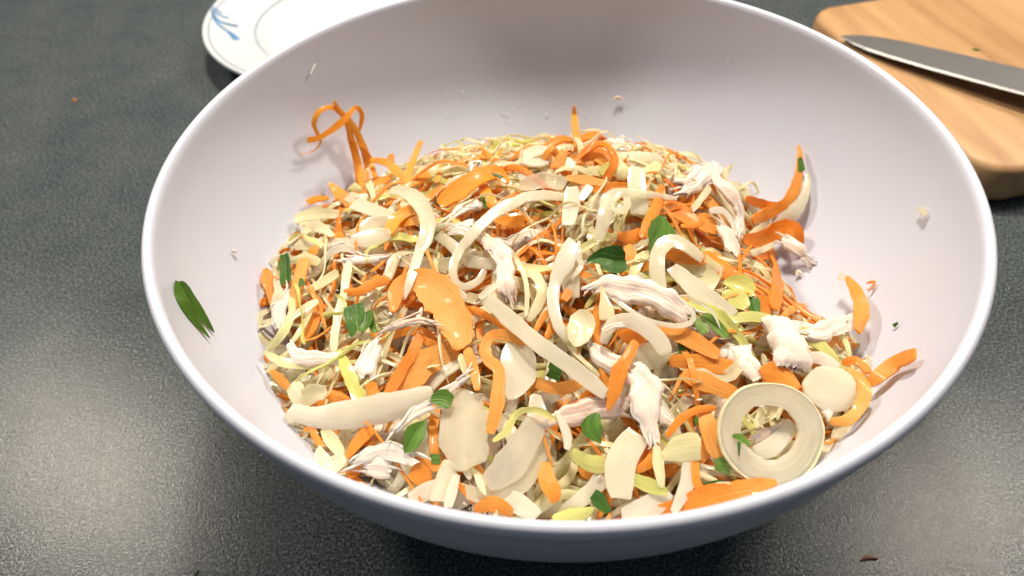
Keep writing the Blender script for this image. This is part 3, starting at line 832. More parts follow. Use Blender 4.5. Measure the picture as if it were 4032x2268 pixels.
  [(44.8,-51.5,83.8), (48,-54.8,83.1), (51.5,-60.2,81.9)], [2.5, 3.8, 3], {'fold': 0.2}),
('carrot', 'carrot piece at right of the dark herb strip',
  [(65.5,-44,78.4), (70.5,-42.5,77.1)], [8.1, 5.7], {}),
('cabbage', 'pale cabbage tuft poking up at the back left',
  [(-90,56,56.8), (-86.5,49.4,64), (-82,46.5,63.3)], [2.9, 4.2, 2.1], {'green': 1}),
('chicken', 'thin hooked chicken fibre at the back crest',
  [(-32.8,33.3,79.9), (-29.6,32.8,83.9), (-28.7,33.4,86.1), (-31.7,34.1,85.5), (-32.3,32.1,84.6)], [1.5, 1.3, 1.2, 0.9, 0.7], {}),
('onion', 'clear onion flake above the arching carrot slice',
  [(-43.2,26,79.8), (-38,26,83.1), (-33.1,30,82.5)], [2.6, 3.9, 2], {}),
('cabbage', 'yellow cabbage flake at the top of the crest',
  [(18.8,22.3,86.6), (23.3,23.3,88.4), (26.7,22.8,85.8)], [4.2, 6.3, 3.5], {'green': 2}),
('cabbage', 'upright cabbage flake behind the pale green strip',
  [(26.1,18.1,86), (27.1,21.1,89.1), (25.4,27.9,89.9)], [4.2, 3.9, 1.4], {'green': 1}),
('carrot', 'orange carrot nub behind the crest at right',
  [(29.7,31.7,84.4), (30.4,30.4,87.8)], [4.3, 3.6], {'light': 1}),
('chicken', 'pale chicken tuft behind the right shoulder',
  [(47.1,21.6,81.5), (47.9,22.2,84.5)], [2.3, 1], {}),
('cabbage', 'cream cabbage fold left of the pale onion strip',
  [(-88.1,43.6,63.2), (-82.1,35.3,67.8), (-77.2,35.6,69.3)], [4.1, 6, 3.3], {}),
('cabbage', 'looped cream cabbage on the left shoulder',
  [(-102.7,17.2,65.6), (-99.6,21,66.1), (-93.8,16,68.9), (-88.2,8.3,71.6)], [3.3, 4.6, 4.5, 2.5], {}),
('cabbage', 'cream cabbage strip on the left slope',
  [(-105.2,9.6,64.7), (-100.5,10.6,66.2), (-91.9,4.2,69.7)], [3.9, 5.8, 3.7], {}),
('cabbage', 'yellow cabbage strip under the left slope strip',
  [(-105.1,1.5,65.6), (-98.5,0.1,68), (-91.5,-5.3,70.2)], [2.5, 5, 3.1], {'green': 1}),
('carrot', 'pale orange carrot chip in the left shoulder cabbage',
  [(-97.6,3.5,68), (-93.7,2.6,69.3)], [3.7, 4.1], {'light': 1}),
('carrot', 'largest flat orange carrot slab in the left middle',
  [(-54.9,-26.1,81), (-48.3,-29.7,81.8), (-41.9,-38.4,81.9), (-37.9,-47.1,81.3), (-36.2,-53.9,80.3), (-37.4,-58.6,79.3)], [6, 11.3, 13.2, 11.3, 9.7, 3], {'thick': 1.8}),
('carrot', 'carrot limb folding down left of the largest carrot slab',
  [(-53.5,-24.6,80.3), (-58.2,-29.5,79), (-59.6,-39.4,77.7)], [6.1, 7.1, 3.2], {}),
('carrot', 'long broad carrot plank below the largest carrot slab',
  [(-61.3,-71,70.9), (-54.4,-65.3,73), (-45.9,-59.2,75.1), (-37.7,-56,76.5)], [2, 9.2, 9.7, 6.1], {'thick': 1.8}),
('carrot', 'narrow carrot strip along the broad carrot plank',
  [(-59.7,-72,73.2), (-55.4,-63.5,75.3), (-51.6,-56.7,77), (-49.3,-49.7,78.3)], [3.5, 3.9, 3.9, 2.4], {}),
('carrot', 'bent carrot strip above the dark left herb pieces',
  [(-78.9,-25.7,74.9), (-72.9,-27.1,76.2), (-67.2,-24.3,77.7), (-61.9,-24.6,78.7)], [2.3, 3.6, 4, 3.1], {}),
('cabbage', 'long cream cabbage stick crossing the left side',
  [(-80.7,-49.6,69.8), (-80.4,-40.1,72.1), (-79.2,-27.8,74.6), (-78.3,-15.2,76.8), (-77.2,-11.5,77.3)], [2.7, 3.4, 3.6, 3.1, 2.3], {}),
('chicken', 'white chicken shred on top of the long cabbage stick',
  [(-78.9,-11.3,76.8), (-72.2,-13.6,78.4), (-63.5,-13.8,80.3)], [3.4, 3.4, 1.8], {}),
('cabbage', 'slanting cabbage shred left of the long cabbage stick',
  [(-101,-20.8,66.7), (-91.6,-17.5,69.7), (-82.9,-13.2,72.4)], [1.8, 3.9, 3.9], {}),
('cabbage', 'cream cabbage shred slanting over the carrot plank at left',
  [(-99.9,-34.2,68.4), (-94.6,-29.9,70.3), (-88.6,-26.9,72.2)], [1.4, 3, 2.9], {}),
('cabbage', 'cabbage shred under the left slanting shreds',
  [(-97,-42,66.9), (-93.6,-36.3,68.4), (-91.4,-29.8,69.6)], [1.7, 2.6, 2.3], {}),
('carrot', 'orange carrot strip behind the left cabbage shreds',
  [(-93.4,-19.6,66.7), (-89.5,-26.1,67.4), (-91.2,-34.6,66.3), (-93.8,-39.3,65.1)], [3.5, 4.1, 4.3, 2.8], {}),
('herb', 'dark green cut leaf, largest of the left trio',
  [(-74,-34.6,77.4), (-73.5,-40.4,75.8), (-74,-46.5,73.9)], [8, 6.8, 0.8], {}),
('herb', 'dark green curled leaf, middle of the left trio',
  [(-69.5,-36.8,76), (-69.6,-40.9,75.5), (-70.3,-45.1,74.9)], [4.6, 6.2, 3.4], {'fold': 0.4}),
('herb', 'dark leaf sliver, smallest of the left trio',
  [(-67.7,-39.9,74.9), (-65.7,-45.6,74.7)], [2, 2.5], {}),
('herb', 'tiny dark herb chip on the left carrot plank',
  [(-97.3,-14.4,71.5), (-96,-18.5,71.7)], [1, 3.4], {}),
('chicken', 'small branched chicken shred beside the largest carrot slab',
  [(-60.4,-48.5,79.8), (-55.8,-47.3,80.8), (-49.9,-47,81.8), (-45.4,-49.1,82.3)], [2, 2.5, 2.2, 1.6], {}),
('chicken', 'tiny chicken sprig above the branched chicken shred',
  [(-50.1,-46.9,81.8), (-48.7,-42.4,82.6)], [2.2, 1.4], {}),
('chicken', 'smooth white chicken piece at the lower left edge',
  [(-98.2,-42.3,67), (-93.7,-48.7,68.7), (-87.3,-52.2,70), (-77.3,-54.4,71.1)], [3, 5.2, 5.2, 4.5], {}),
('chicken', 'chicken piece standing in the dark hollow at left',
  [(-70.1,-61.4,70.6), (-67.9,-55.8,71.9), (-64.6,-49.6,73.4)], [7.1, 8.1, 4.5], {}),
('cabbage', 'thick yellow green cabbage stalk at the lower left',
  [(-78.4,-50.1,71.3), (-73.9,-60.1,72.2), (-71.1,-66.6,71.8), (-68.1,-71.9,71.6)], [2.2, 4.4, 4.4, 5.9], {'green': 2}),
('cabbage', 'long yellow cabbage strip reaching the left wall',
  [(-106.2,-45.4,66.2), (-98.4,-51,67.1), (-89.6,-53.5,68.1), (-81.2,-55.4,68.9)], [1.7, 3.4, 3, 1.6], {'green': 1}),
('chicken', 'white chicken piece along the left heap edge',
  [(-102.9,-15.5,66.3), (-104.6,-24.7,65.4), (-102.9,-32.6,65.4)], [3.8, 6.8, 4.3], {}),
('cabbage', 'pale cabbage strip trailing down the left heap edge',
  [(-100.6,-21.4,69), (-98.5,-29.6,69.2), (-100.5,-37.8,67.9), (-103.6,-40.8,65.6), (-106.7,-43.2,63.7)], [1.8, 3.5, 3.4, 2.9, 1.7], {'green': 1}),
('cabbage', 'crumpled cream cabbage leaf at the lower left',
  [(-95,-58.7,64.9), (-89.8,-65.7,65.3), (-85.5,-65,67.6), (-80.6,-66,68.7)], [6.1, 6.5, 6.4, 5.3], {'wav': 1.1}),
('carrot', 'carrot tip poking out on the left lower wall',
  [(-103,-52.6,64.7), (-99.5,-56,65), (-95.8,-59.9,63.4)], [1.9, 2.9, 2.7], {}),
('onion', 'longest wide cream onion strip along the lower left',
  [(-93.5,-69.8,64.8), (-83.3,-75,67.7), (-70.5,-76.8,71.4), (-58.4,-76,73.5), (-44.4,-73.6,75.6)], [5, 7.1, 9.8, 9.3, 6.2], {'thick': 2.2, 'cup': -0.08}),
('carrot', 'carrot stub above the wide lower left onion strip',
  [(-80.2,-66.1,67.7), (-76.3,-68.6,68.2), (-71.2,-71.5,68.8)], [5.1, 4.7, 2.6], {}),
('carrot', 'folded carrot scrap right of the cabbage stalk',
  [(-67,-67.3,69.8), (-63.6,-66.1,70.7)], [5.7, 4.6], {}),
('cabbage', 'small cabbage curl in the left middle',
  [(-86,-34.3,72.3), (-83.2,-34.5,73), (-79.4,-35.4,73.9), (-77.3,-35.4,74.4), (-78.4,-29.7,74.7), (-82.3,-26.4,74)], [2.3, 1.7, 1, 1, 1.2, 1.1], {'green': 2}),
('onion', 'wavy onion ribbon right above the largest carrot slab',
  [(-47.1,-27.5,81.1), (-44.5,-26.2,81.6), (-41.3,-31.4,81.6), (-37.3,-35.1,81.8), (-33.7,-37.8,82)], [2.3, 3, 3.4, 3.6, 2.2], {}),
('onion', 'smooth white oval onion slice left of the longest stick',
  [(-17.3,-57,80.7), (-16.9,-63,79.5), (-17.6,-69.2,78.1), (-20,-77.1,76.1)], [5.9, 11.6, 13.2, 2.4], {'thick': 1.6}),
('carrot', 'hooked carrot ribbon draped over the oval onion slice',
  [(-13.9,-58.6,81.5), (-20,-56.4,83), (-25.2,-56.9,83.8), (-27.4,-60.5,83), (-26.5,-65.4,82), (-23.3,-68.8,81.4), (-23.4,-73.7,80.2), (-24.3,-81.8,78.2), (-26.6,-88.8,75.2)], [2.8, 3.7, 3.7, 3.5, 3.6, 4.1, 4, 4.4, 3.3], {}),
('carrot', 'slim carrot strip left of the hooked carrot ribbon',
  [(-33.7,-57.5,78.7), (-31.3,-66.7,79.2), (-30.1,-74.8,78.6)], [3.5, 3.1, 2.4], {}),
('cabbage', 'pale yellow cabbage strip beside the slim carrot strip',
  [(-36.1,-59.5,78.1), (-33.9,-65,77.2), (-32.3,-70.3,76.2)], [2, 3, 3.5], {'green': 1}),
('onion', 'long straight white onion stick across the middle',
  [(-27.4,-41.3,86.4), (-18.7,-52.4,86), (-9.9,-62.4,85.1), (0.5,-70.2,82), (10.1,-78.2,78.3)], [4.5, 5.5, 5.3, 5.3, 4.2], {'thick': 2.4}),
('onion', 'glassy scrap at the head of the long straight stick',
  [(-29.1,-43,87.1), (-25.6,-40.2,87.7), (-22.8,-38.1,88.2)], [2.2, 2.5, 1.8], {}),
('onion', 'tall onion blade curving down the upper middle',
  [(4.5,-20.5,90.4), (0.7,-29.1,88.9), (-3,-36.2,86.7), (-4.4,-45.7,85.1), (-2.9,-53.6,82.5), (-0.3,-56.9,79.5)], [5.8, 6.7, 4.3, 4, 3.8, 1.2], {}),
('onion', 'broad onion blade behind the tall curving blade',
  [(4.2,-20.5,87.1), (2.4,-31.4,84.4), (3.2,-39.1,81)], [7.4, 7.1, 5.1], {}),
('onion', 'narrow looped onion shred right of the tall blade',
  [(6.6,-19.8,89.6), (5.3,-26.2,88.6), (6.7,-28.9,87.3), (4.3,-33,86.5), (2,-33.7,85.1)], [1.3, 1.8, 1.9, 1.5, 1], {}),
('cabbage', 'cream cabbage loop left of the tall onion blade',
  [(-13.7,-30.4,84.3), (-9.9,-31.1,85.3), (-7.7,-38.3,85.3), (-9.4,-43.8,83.3), (-13.1,-48.1,80.3)], [2.5, 3.6, 3.7, 3.7, 2.4], {}),
('cabbage', 'very thin cabbage sliver standing left of the loop',
  [(-19.1,-17,87.7), (-15.9,-25.1,87.1), (-13.3,-33.3,86.1), (-12.9,-40.9,83.8), (-13.7,-47.2,81.6)], [0.7, 1.5, 1.7, 1.7, 1.2], {}),
('cabbage', 'curled translucent cabbage leaf at the heap centre',
  [(3.6,-47,82.9), (4.7,-52.9,81.8), (1.2,-59.2,80.2)], [5.3, 10, 5.6], {'cup': 0.15}),
('cabbage', 'pointed cabbage rib standing at the heap centre',
  [(13.1,-51.5,82.6), (13.2,-46.3,84.7), (12.4,-39.7,87)], [5.7, 4.3, 0.7], {}),
('onion', 'white onion arc right of the heap centre',
  [(11,-60.5,81.7), (13.8,-55.5,85.1), (19.7,-54.2,85.5), (25.2,-57.9,85.2), (29,-61.9,83.4), (30.8,-65.6,81.5)], [2.9, 4.1, 4.9, 5.5, 5.7, 4.4], {}),
('chicken', 'ragged chicken crumbs piece on the white onion arc',
  [(10.9,-59.1,86.4), (14.4,-57.4,86.9), (18.4,-57.2,87.1)], [2.4, 2.2, 1.9], {}),
('carrot', 'bright carrot stick pointing down right of the long stick',
  [(21.4,-61.1,83), (16.3,-70.1,82.9), (14.5,-72.7,82.2), (12.8,-77.3,79.8), (10.3,-82.6,76)], [2.8, 4.3, 4.9, 4.6, 1.3], {}),
('chicken', 'ragged white chicken strip hanging in the lower middle',
  [(18.1,-69.9,79.7), (21.3,-75.8,79.4), (22.5,-83.7,77.2), (23.6,-92.3,73.5)], [8.7, 9.8, 8.5, 3.4], {}),
('chicken', 'torn chicken tail beside the ragged chicken strip',
  [(24.2,-78.1,76.6), (26.5,-84.3,74.8), (29.5,-87,74)], [4, 4.6, 2.3], {}),
('chicken', 'long white chicken piece left of the green triangle leaf',
  [(-10.3,-85.4,73.8), (-2.1,-82.8,74.3), (7.2,-80.4,74.3), (18.6,-80.3,72.6)], [2.3, 6.3, 8, 6.4], {}),
('chicken', 'pinkish chicken piece below the white onion arc',
  [(7.3,-57.9,78.7), (12,-63.5,77.7), (16.5,-67,77.1)], [4.4, 6.8, 5.8], {}),
('onion', 'wide glassy onion piece right of the bright carrot stick',
  [(19.6,-66.5,76.2), (25.5,-63,77.3), (33.1,-61.7,78.3)], [5.9, 9.4, 5.5], {}),
('carrot', 'glossy carrot plank right of the white onion arc',
  [(27.7,-53.8,80.9), (35.6,-56.2,80.9), (42.3,-61,80.1), (48.1,-65.3,79)], [2.9, 5.5, 5.7, 4.3], {}),
('carrot', 'flat carrot plank below the glossy carrot plank',
  [(32.4,-64.8,76.8), (41.7,-66.2,77.1), (52.8,-68.4,76.5)], [3.8, 6.2, 4.8], {}),
('carrot', 'long carrot strip running toward the big onion ring',
  [(35.6,-69.7,76.3), (42.4,-73.1,75.8), (51.6,-77.8,74.9)], [4.2, 6.1, 4.7], {}),
('herb', 'black green herb piece in the gap by glossy carrot plank',
  [(35.9,-60,77.8), (39.9,-60.3,77.9)], [4.5, 4.5], {}),
('herb', 'dark herb square below the long straight stick',
  [(-7.4,-65.1,75.6), (-3.1,-67,75.1)], [4.4, 5.3], {}),
('carrot', 'small carrot loop left of the translucent cabbage leaf',
  [(-10.7,-53,80.5), (-8.3,-48.3,81.4), (-5,-44.4,82.1), (-4.5,-49.3,81.1), (-7.2,-55.8,79.9)], [1.7, 2.4, 2.9, 2.9, 2.3], {}),
('carrot', 'carrot chip above the small carrot loop',
  [(-0.8,-40.5,81.6), (2,-36.6,82.4)], [3.9, 2.5], {}),
('carrot', 'curved carrot strip below the long straight stick',
  [(-13.9,-69.3,75.8), (-8.2,-71.7,75.2), (-3.1,-72.6,74.8), (4,-70.9,75.5)], [2.8, 4.1, 4.3, 2.8], {}),
('carrot', 'carrot piece behind the white onion arc',
  [(17.1,-54.5,79.9), (21.7,-56.9,79.6), (25.6,-58.5,79.6)], [2.8, 6.2, 4.7], {}),
('carrot', 'carrot strip right of the dark folded leaf piece',
  [(23.9,-19.3,86.2), (25.6,-26.9,85.5), (30.4,-29.6,85.1)], [3.8, 5, 3.7], {}),
('carrot', 'slim carrot strip below the carrot stick at upper right',
  [(21,-13.8,86.4), (26,-15.2,86.1), (30.3,-10.6,85.1)], [3.2, 5.1, 3.2], {}),
('carrot', 'carrot slice right of the large onion arch',
  [(53.2,-18,80.2), (55.7,-26.4,81.8), (59.8,-31.3,80.9), (66.4,-31.9,79.4)], [3.9, 6.4, 5.7, 2.6], {}),
('onion', 'broad frosted onion slice in the lower left middle',
  [(-33,-72.7,75.6), (-34.8,-79.3,74), (-34.9,-87.4,71.9), (-31.9,-96.5,69.6)], [7.2, 14.8, 15.7, 11], {'thick': 1.4}),
('onion', 'curved translucent onion slice right of the frosted slice',
  [(-11.8,-75.8,76.4), (-12.1,-84.4,75.3), (-16.5,-92.1,73.1), (-21.6,-98.4,71.3), (-27.9,-102.4,69)], [3.6, 6.5, 9.4, 9.7, 5.9], {'thick': 1.6}),
('onion', 'pale onion arc behind the curved translucent slice',
  [(-9.5,-86.8,69), (-13,-95.1,67.8), (-17.9,-101.2,67.1), (-24.7,-104.6,66.1), (-34.3,-103.3,66.4)], [4.6, 6, 6.5, 6, 4], {}),
('cabbage', 'zigzag yellow cabbage shred across the translucent onion',
  [(-25.7,-91.6,75.5), (-21.4,-89.4,77.2), (-18.2,-84.3,78.7), (-14.4,-83.1,78.9), (-10.3,-83.8,78.7), (-6,-85.4,75.9)], [1.4, 2.1, 2.2, 2.1, 2, 1], {'green': 2}),
('herb', 'small green leaf tip at end of the wide onion strip',
  [(-44.9,-76.3,77.1), (-41.6,-76.4,77.4), (-38.3,-78.3,77.2)], [1.8, 5.9, 4.9], {'fold': 0.25}),
('herb', 'green leaf piece hanging left of the translucent onion',
  [(-46.8,-81.9,73.4), (-50,-87,73), (-52.5,-91.4,70.5)], [0.5, 7.6, 2.3], {'fold': 0.3}),
('herb', 'tiny dark leaf bit in the lower left shadow',
  [(-44.9,-92.6,68.7), (-42.2,-93.2,68.8)], [3, 3.3], {}),
('herb', 'dark green triangle leaf in the lower middle',
  [(7,-84.4,77.5), (4.7,-88.7,76.1), (7.3,-92.4,73)], [1.7, 7.3, 0.6], {}),
('herb', 'dark green curled leaf near the front rim',
  [(4,-104.9,65.5), (5.7,-107.1,64.8), (8.2,-110.5,63.8)], [3.4, 4.8, 2], {'fold': 0.3}),
('herb', 'light green leaf bit beside the big onion ring',
  [(41,-98.9,69.5), (45.9,-100,69.5)], [3.8, 5.2], {}),
('herb', 'dark leaf bit under the big onion ring',
  [(37.4,-104.6,66.1), (43,-104.2,66.6)], [2.1, 3.2], {}),
('herb', 'leaf scrap left of the onion ring behind carrots',
  [(38.9,-83.7,72.4), (39.8,-86.5,71.5)], [4.1, 3.3], {}),
('chicken', 'white chicken shred slanting above the hanging leaf',
  [(-54.2,-83.8,73.3), (-50.2,-80.1,74.6), (-43.6,-77,76)], [1.5, 3.9, 3.6], {}),
('chicken', 'thin chicken shred above the small leaf tip',
  [(-41.3,-75,76.7), (-34.2,-69.8,78.4)], [3.4, 2.3], {}),
('carrot', 'carrot strip slanting down to the lower left wall',
  [(-71.9,-89.3,65.3), (-68.8,-84.4,66.9), (-64.1,-80.2,68.5)], [1.8, 3.8, 4.8], {}),
('carrot', 'thin carrot bow in the lower left corner',
  [(-84.9,-75.9,64.9), (-83.6,-80.3,64.5), (-80.4,-84.4,64.5)], [1.8, 2.3, 1.8], {}),
('carrot', 'carrot strip under the hanging green leaf',
  [(-50.6,-91.9,67.3), (-46.5,-93.6,67.2), (-41.3,-95.7,67.1)], [3.4, 3.2, 1.9], {}),
('carrot', 'carrot chunk in the lower left shadow',
  [(-51.8,-94.8,65.3), (-48.5,-96.2,65.2), (-45,-96.5,65.5)], [4.4, 6.8, 4.4], {}),
('carrot', 'arched carrot slice touching the front rim',
  [(-31.5,-108.3,63.8), (-27.7,-107.4,66.3), (-24.1,-108.2,66), (-20.2,-109.7,63.3)], [3.3, 4.5, 4.2, 2.8], {}),
('carrot', 'orange carrot tongue hanging in front middle',
  [(-10,-95.7,68.6), (-9.8,-101.4,69), (-8.4,-105,68.9), (-7.6,-108,66.8)], [2.9, 5.2, 5.6, 3.8], {}),
('cabbage', 'crumpled cabbage scrap at the lower left wall',
  [(-81.4,-84.4,65.3), (-80.2,-88.8,64.7), (-76.1,-91.4,65.1), (-72.3,-89.2,66.3)], [2.1, 4.6, 5.1, 4.5], {'wav': 1.0}),
('cabbage', 'cabbage scrap above the crumpled lower left scrap',
  [(-81.1,-78.1,65.5), (-77.1,-83.1,65.5), (-73.7,-88.1,65.3)], [2.6, 4.4, 3], {}),
('chicken', 'branched chicken piece in the lower left shadow',
  [(-69.1,-90.6,66.4), (-64,-89.1,67.5), (-58.1,-89.5,68.2), (-50.8,-92.5,68.2)], [1.9, 4.7, 5.7, 5.1], {}),
('chicken', 'grey pink chicken piece under the branched piece',
  [(-66.1,-91.8,64.3), (-62.2,-93,64.5), (-58.2,-93.8,64.8)], [3.7, 7.8, 6.2], {}),
('onion', 'white onion sliver above the front rim',
  [(-36.6,-98.7,68.8), (-38.3,-102.9,67.5), (-39.6,-107.9,65.9)], [2, 3.3, 2.8], {}),
('onion', 'yellowish onion strip beside the white onion sliver',
  [(-39,-93.8,68.3), (-40.9,-99.8,66.5), (-43.1,-105.1,64.8)], [5.1, 5.8, 5.5], {}),
('cabbage', 'short pale cabbage stub on the translucent onion',
  [(-31.1,-100.1,70.7), (-29.7,-103,69.9), (-28.2,-106,68.9)], [1.4, 2.2, 0.9], {}),
('onion', 'onion strip sliding under the front carrot tongue',
  [(-21.8,-105.2,65.9), (-17.5,-107.9,64.9), (-12.9,-110.7,63.9)], [5.5, 5.9, 4.4], {}),
('onion', 'pinkish onion strip near the left front rim',
  [(-51.6,-103.8,63.9), (-46.7,-101.9,64.9), (-42.4,-100,65.8)], [4, 5.5, 4.5], {}),
('cabbage', 'yellow cabbage tip at the front rim',
  [(-8.7,-112,64.4), (-2.1,-111.5,64.1), (3.9,-109.3,65)], [3.2, 5.1, 0.8], {'green': 2}),
('onion', 'white paddle shaped onion strip in the lower right',
  [(19.2,-89.9,73.1), (13.8,-96.1,72.2), (11.8,-102.1,70.1), (12,-107.9,67.1)], [8, 9.3, 8.7, 7], {'thick': 2}),
('cabbage', 'pale green cabbage rib block right of the onion paddle',
  [(25.2,-97.6,71.9), (30.3,-95.4,72.6), (37.3,-94.6,73)], [3.3, 7.1, 9.9], {'green': 1}),
('cabbage', 'green cabbage shred hanging beside the onion paddle',
  [(23.8,-94,73), (23.8,-99.6,71.3), (24,-105.9,69.1)], [2.7, 3.2, 3], {'green': 1}),
('cabbage', 'yellow green cabbage strip right of the onion paddle',
  [(15.7,-102.3,69.1), (20.6,-104.7,68.4), (25.8,-106.8,67.7)], [3.8, 4.3, 2.5], {'green': 2}),
('cabbage', 'yellow green cabbage arc left of the onion paddle',
  [(-1.9,-92.4,69.3), (2.9,-95.9,68.3), (9.5,-97.4,68.3)], [3.3, 5.2, 4.6], {'green': 2}),
('onion', 'pinkish onion strip running down to the front rim',
  [(33.9,-97.6,69.6), (31.8,-104.6,67.3), (26.7,-112,64.8)], [4.6, 4.8, 2], {}),
('onion', 'pale onion strip under the yellow green cabbage strip',
  [(26.3,-105.5,66), (21.1,-109.1,64.7), (11.8,-111.8,63.5)], [5.1, 6.8, 5], {}),
('onion', 'cabbage stem sliver left of the green triangle leaf',
  [(-6,-82.5,76.7), (-4.1,-86.4,75.6), (-2.8,-91.4,74), (-3.4,-94.2,73.2)], [0.9, 2.5, 2.8, 2], {}),
('carrot', 'long carrot slab along the right front rim',
  [(20.5,-111.2,62.9), (28.8,-110.1,64.4), (39.3,-107.7,66.1), (50,-106.4,67.4), (58.5,-105.3,68.2)], [3.2, 5.9, 6.7, 5.8, 2.2], {}),
('carrot', 'bent carrot ribbon beside the pinkish onion strip',
  [(35.8,-93.3,71.1), (34.9,-102.4,68), (36.4,-105.9,66.8), (44.8,-105.7,67.3)], [2.2, 2.7, 3, 2], {}),
('carrot', 'carrot strip standing left of the big onion ring',
  [(40.3,-84,75.7), (40.4,-90.4,74.7), (42.6,-97.4,70.2)], [5, 5.5, 4.4], {}),
('carrot', 'thin carrot ribbon arching left of the onion ring',
  [(27.3,-91.5,73.8), (31.7,-87.4,76.1), (37.2,-84.7,77.4), (43.5,-84,77)], [2, 2.5, 2.4, 2.2], {}),
('carrot', 'carrot piece behind the onion paddle',
  [(20.9,-89.6,71), (19.1,-94.5,69.5), (17.7,-98.8,68.1)], [4.4, 5.2, 3.8], {}),
('carrot', 'curved carrot strip below the ragged chicken',
  [(24.8,-92.7,71.8), (21.6,-97.8,70.1), (17,-100.2,69.3)], [3.3, 3.4, 2.1], {}),
('carrot', 'square carrot slice above the big onion ring',
  [(60.6,-72.5,76.7), (65.7,-72.6,76.2), (69.6,-78.4,74.6)], [8.1, 9.9, 7.5], {}),
('carrot', 'carrot slice under the pale green rib block',
  [(36.9,-92.6,69.8), (40.4,-96,68.9)], [7.7, 7.2], {}),
('onion', 'thickest and largest onion ring at lower right of the heap',
  [(71.4,-91.5,73.3), (68.3,-97.2,69.2), (62.4,-101,67.1), (55.6,-101.5,67.7), (49.3,-98.7,71), (45.8,-94.3,75), (46.7,-88.8,79.3), (51.4,-84.6,82), (57.8,-83.2,82.1), (64.3,-83.8,80.6), (69.3,-86.7,77.5)], [7.8, 8.2, 8.3, 7.9, 7.3, 6.7, 6.5, 6.4, 6.4, 6.8, 7.3], {'closed': 1, 'thick': 2.3}),
('onion', 'onion strip seen through the hole of the big ring',
  [(53.7,-96.1,69.6), (59.9,-94.1,70.6), (67.3,-87.6,72.2)], [4.7, 5.7, 4.8], {}),
('chicken', 'chicken bit seen through the hole of the big ring',
  [(54.2,-91.9,70.6), (59.1,-90.5,71.2), (62.6,-89.5,71.7)], [2.9, 3.6, 2.4], {}),
('herb', 'light green frond on the lip of the big ring',
  [(46.3,-93.8,76.6), (48.6,-94.5,76.6), (51,-96.8,75.9)], [0.9, 2.6, 1.1], {}),
('herb', 'thin green needle on the big onion ring',
  [(48,-95.8,76.1), (47.3,-99.8,74.6)], [1.3, 0.3], {}),
('onion', 'glossy oval onion slice right of the big ring',
  [(72.3,-78.3,76.5), (78,-77.6,75.9), (84.3,-77.7,75), (90.3,-78.2,74)], [4.9, 13.5, 14.9, 6.9], {'thick': 2.2}),
('carrot', 'hooked carrot strip round the glossy oval slice',
  [(87.7,-71.2,77.6), (91.4,-74.9,76.3), (91.4,-79.3,75.8), (88.5,-84.2,74), (83.8,-87.7,72.9), (79.3,-86.9,71.5)], [2.4, 3.8, 4.1, 3.9, 3.4, 2.6], {}),
('carrot', 'carrot stick pointing out along the right wall',
  [(95.1,-73.4,71.4), (97.9,-73.5,75.7), (103.1,-71.1,79), (104.8,-74.8,88)], [3.3, 4.5, 5.5, 5], {}),
('carrot', 'small carrot bow at root of the right wall stick',
  [(89.5,-66.2,73.6), (94.5,-64.8,73), (97,-70.2,73)], [2.5, 2.9, 2.5], {}),
('chicken', 'lumpy chicken crumb below the glossy oval slice',
  [(78,-82.5,72.7), (80.3,-85.5,71.7)], [3.1, 3.7], {}),
('chicken', 'smooth chicken chunk at the right edge of the heap',
  [(72.7,-52.3,78.7), (71.4,-60.6,78.9), (69.6,-70.4,77.3)], [11.7, 14.3, 9.1], {'thick': 5}),
('chicken', 'chicken piece reaching for the right wall',
  [(80.3,-52.7,75.5), (86.8,-53.9,75.6), (105.6,-39.2,65.9)], [4.5, 7.5, 3.7], {}),
('carrot', 'thin carrot line under the wall reaching chicken',
  [(79.2,-56.2,74.7), (86,-55.6,72.6)], [1.8, 1.9], {}),
('carrot', 'curved carrot strip at the tip of wall reaching chicken',
  [(108.9,-19.1,64.9), (107.5,-31,68.7), (106.2,-39.5,68.8), (101.4,-49.4,68.9)], [1.6, 4.7, 5.4, 3.9], {}),
('onion', 'pale glassy tip on the curved right carrot strip',
  [(108.2,-14.8,61.4), (109.1,-20.6,65.5)], [3.1, 2.5], {}),
('onion', 'curved onion strap above the glossy oval slice',
  [(75.3,-67.3,78.3), (80.8,-66.7,77.5), (85.6,-70.5,76)], [2.8, 4.3, 4], {}),
('carrot', 'carrot strip under the curved onion strap',
  [(77.2,-61.1,75.8), (79.8,-65.3,75), (80.2,-69.7,74.5)], [3.5, 3.9, 3.4], {}),
('carrot', 'carrot edge between big ring and oval slice',
  [(69.3,-77.1,73.8), (73.1,-79.6,72.8), (77.1,-82.1,71.7)], [4.7, 5.1, 3.4], {}),
('chicken', 'fibrous chicken piece left of the smooth chunk',
  [(56.6,-60.6,78.2), (57.3,-66.9,77), (59.7,-73,75.6)], [8.5, 8.4, 4.2], {}),
('herb', 'large green forked leaf stuck on the left bowl wall',
  [(-127.8,-39.4,97.1), (-126.2,-41,93.2), (-123.8,-42.8,87.4), (-121.8,-44.6,83.6), (-119.5,-46.9,79.7)], [2.6, 4.6, 4, 2.7, 0.2], {'fork': [[-127.7, -39.6, 97.3], [-125.3, -46.0, 96.5], [-123.1, -48.8, 92.0], [-121.1, -50.3, 87.3], [-118.5, -52.5, 83.1]], 'fold': 0.12}),
('onion', 'white onion crumb alone on the right bowl wall',
  [(130.7,-9.5,89.5), (130.9,-12.8,91.2), (130.6,-15.2,90.9)], [1.3, 2.4, 1.6], {}),
('chicken', 'white chicken crumb high on the far bowl wall',
  [(36.9,111.8,62.5), (38.6,111.9,63.3), (40.4,110.8,62.8)], [1.5, 1.9, 1.1], {}),
('chicken', 'white sliver near the top left of bowl wall',
  [(-102.5,85.2,98.9), (-100.3,88.5,102)], [0.6, 0.9], {}),
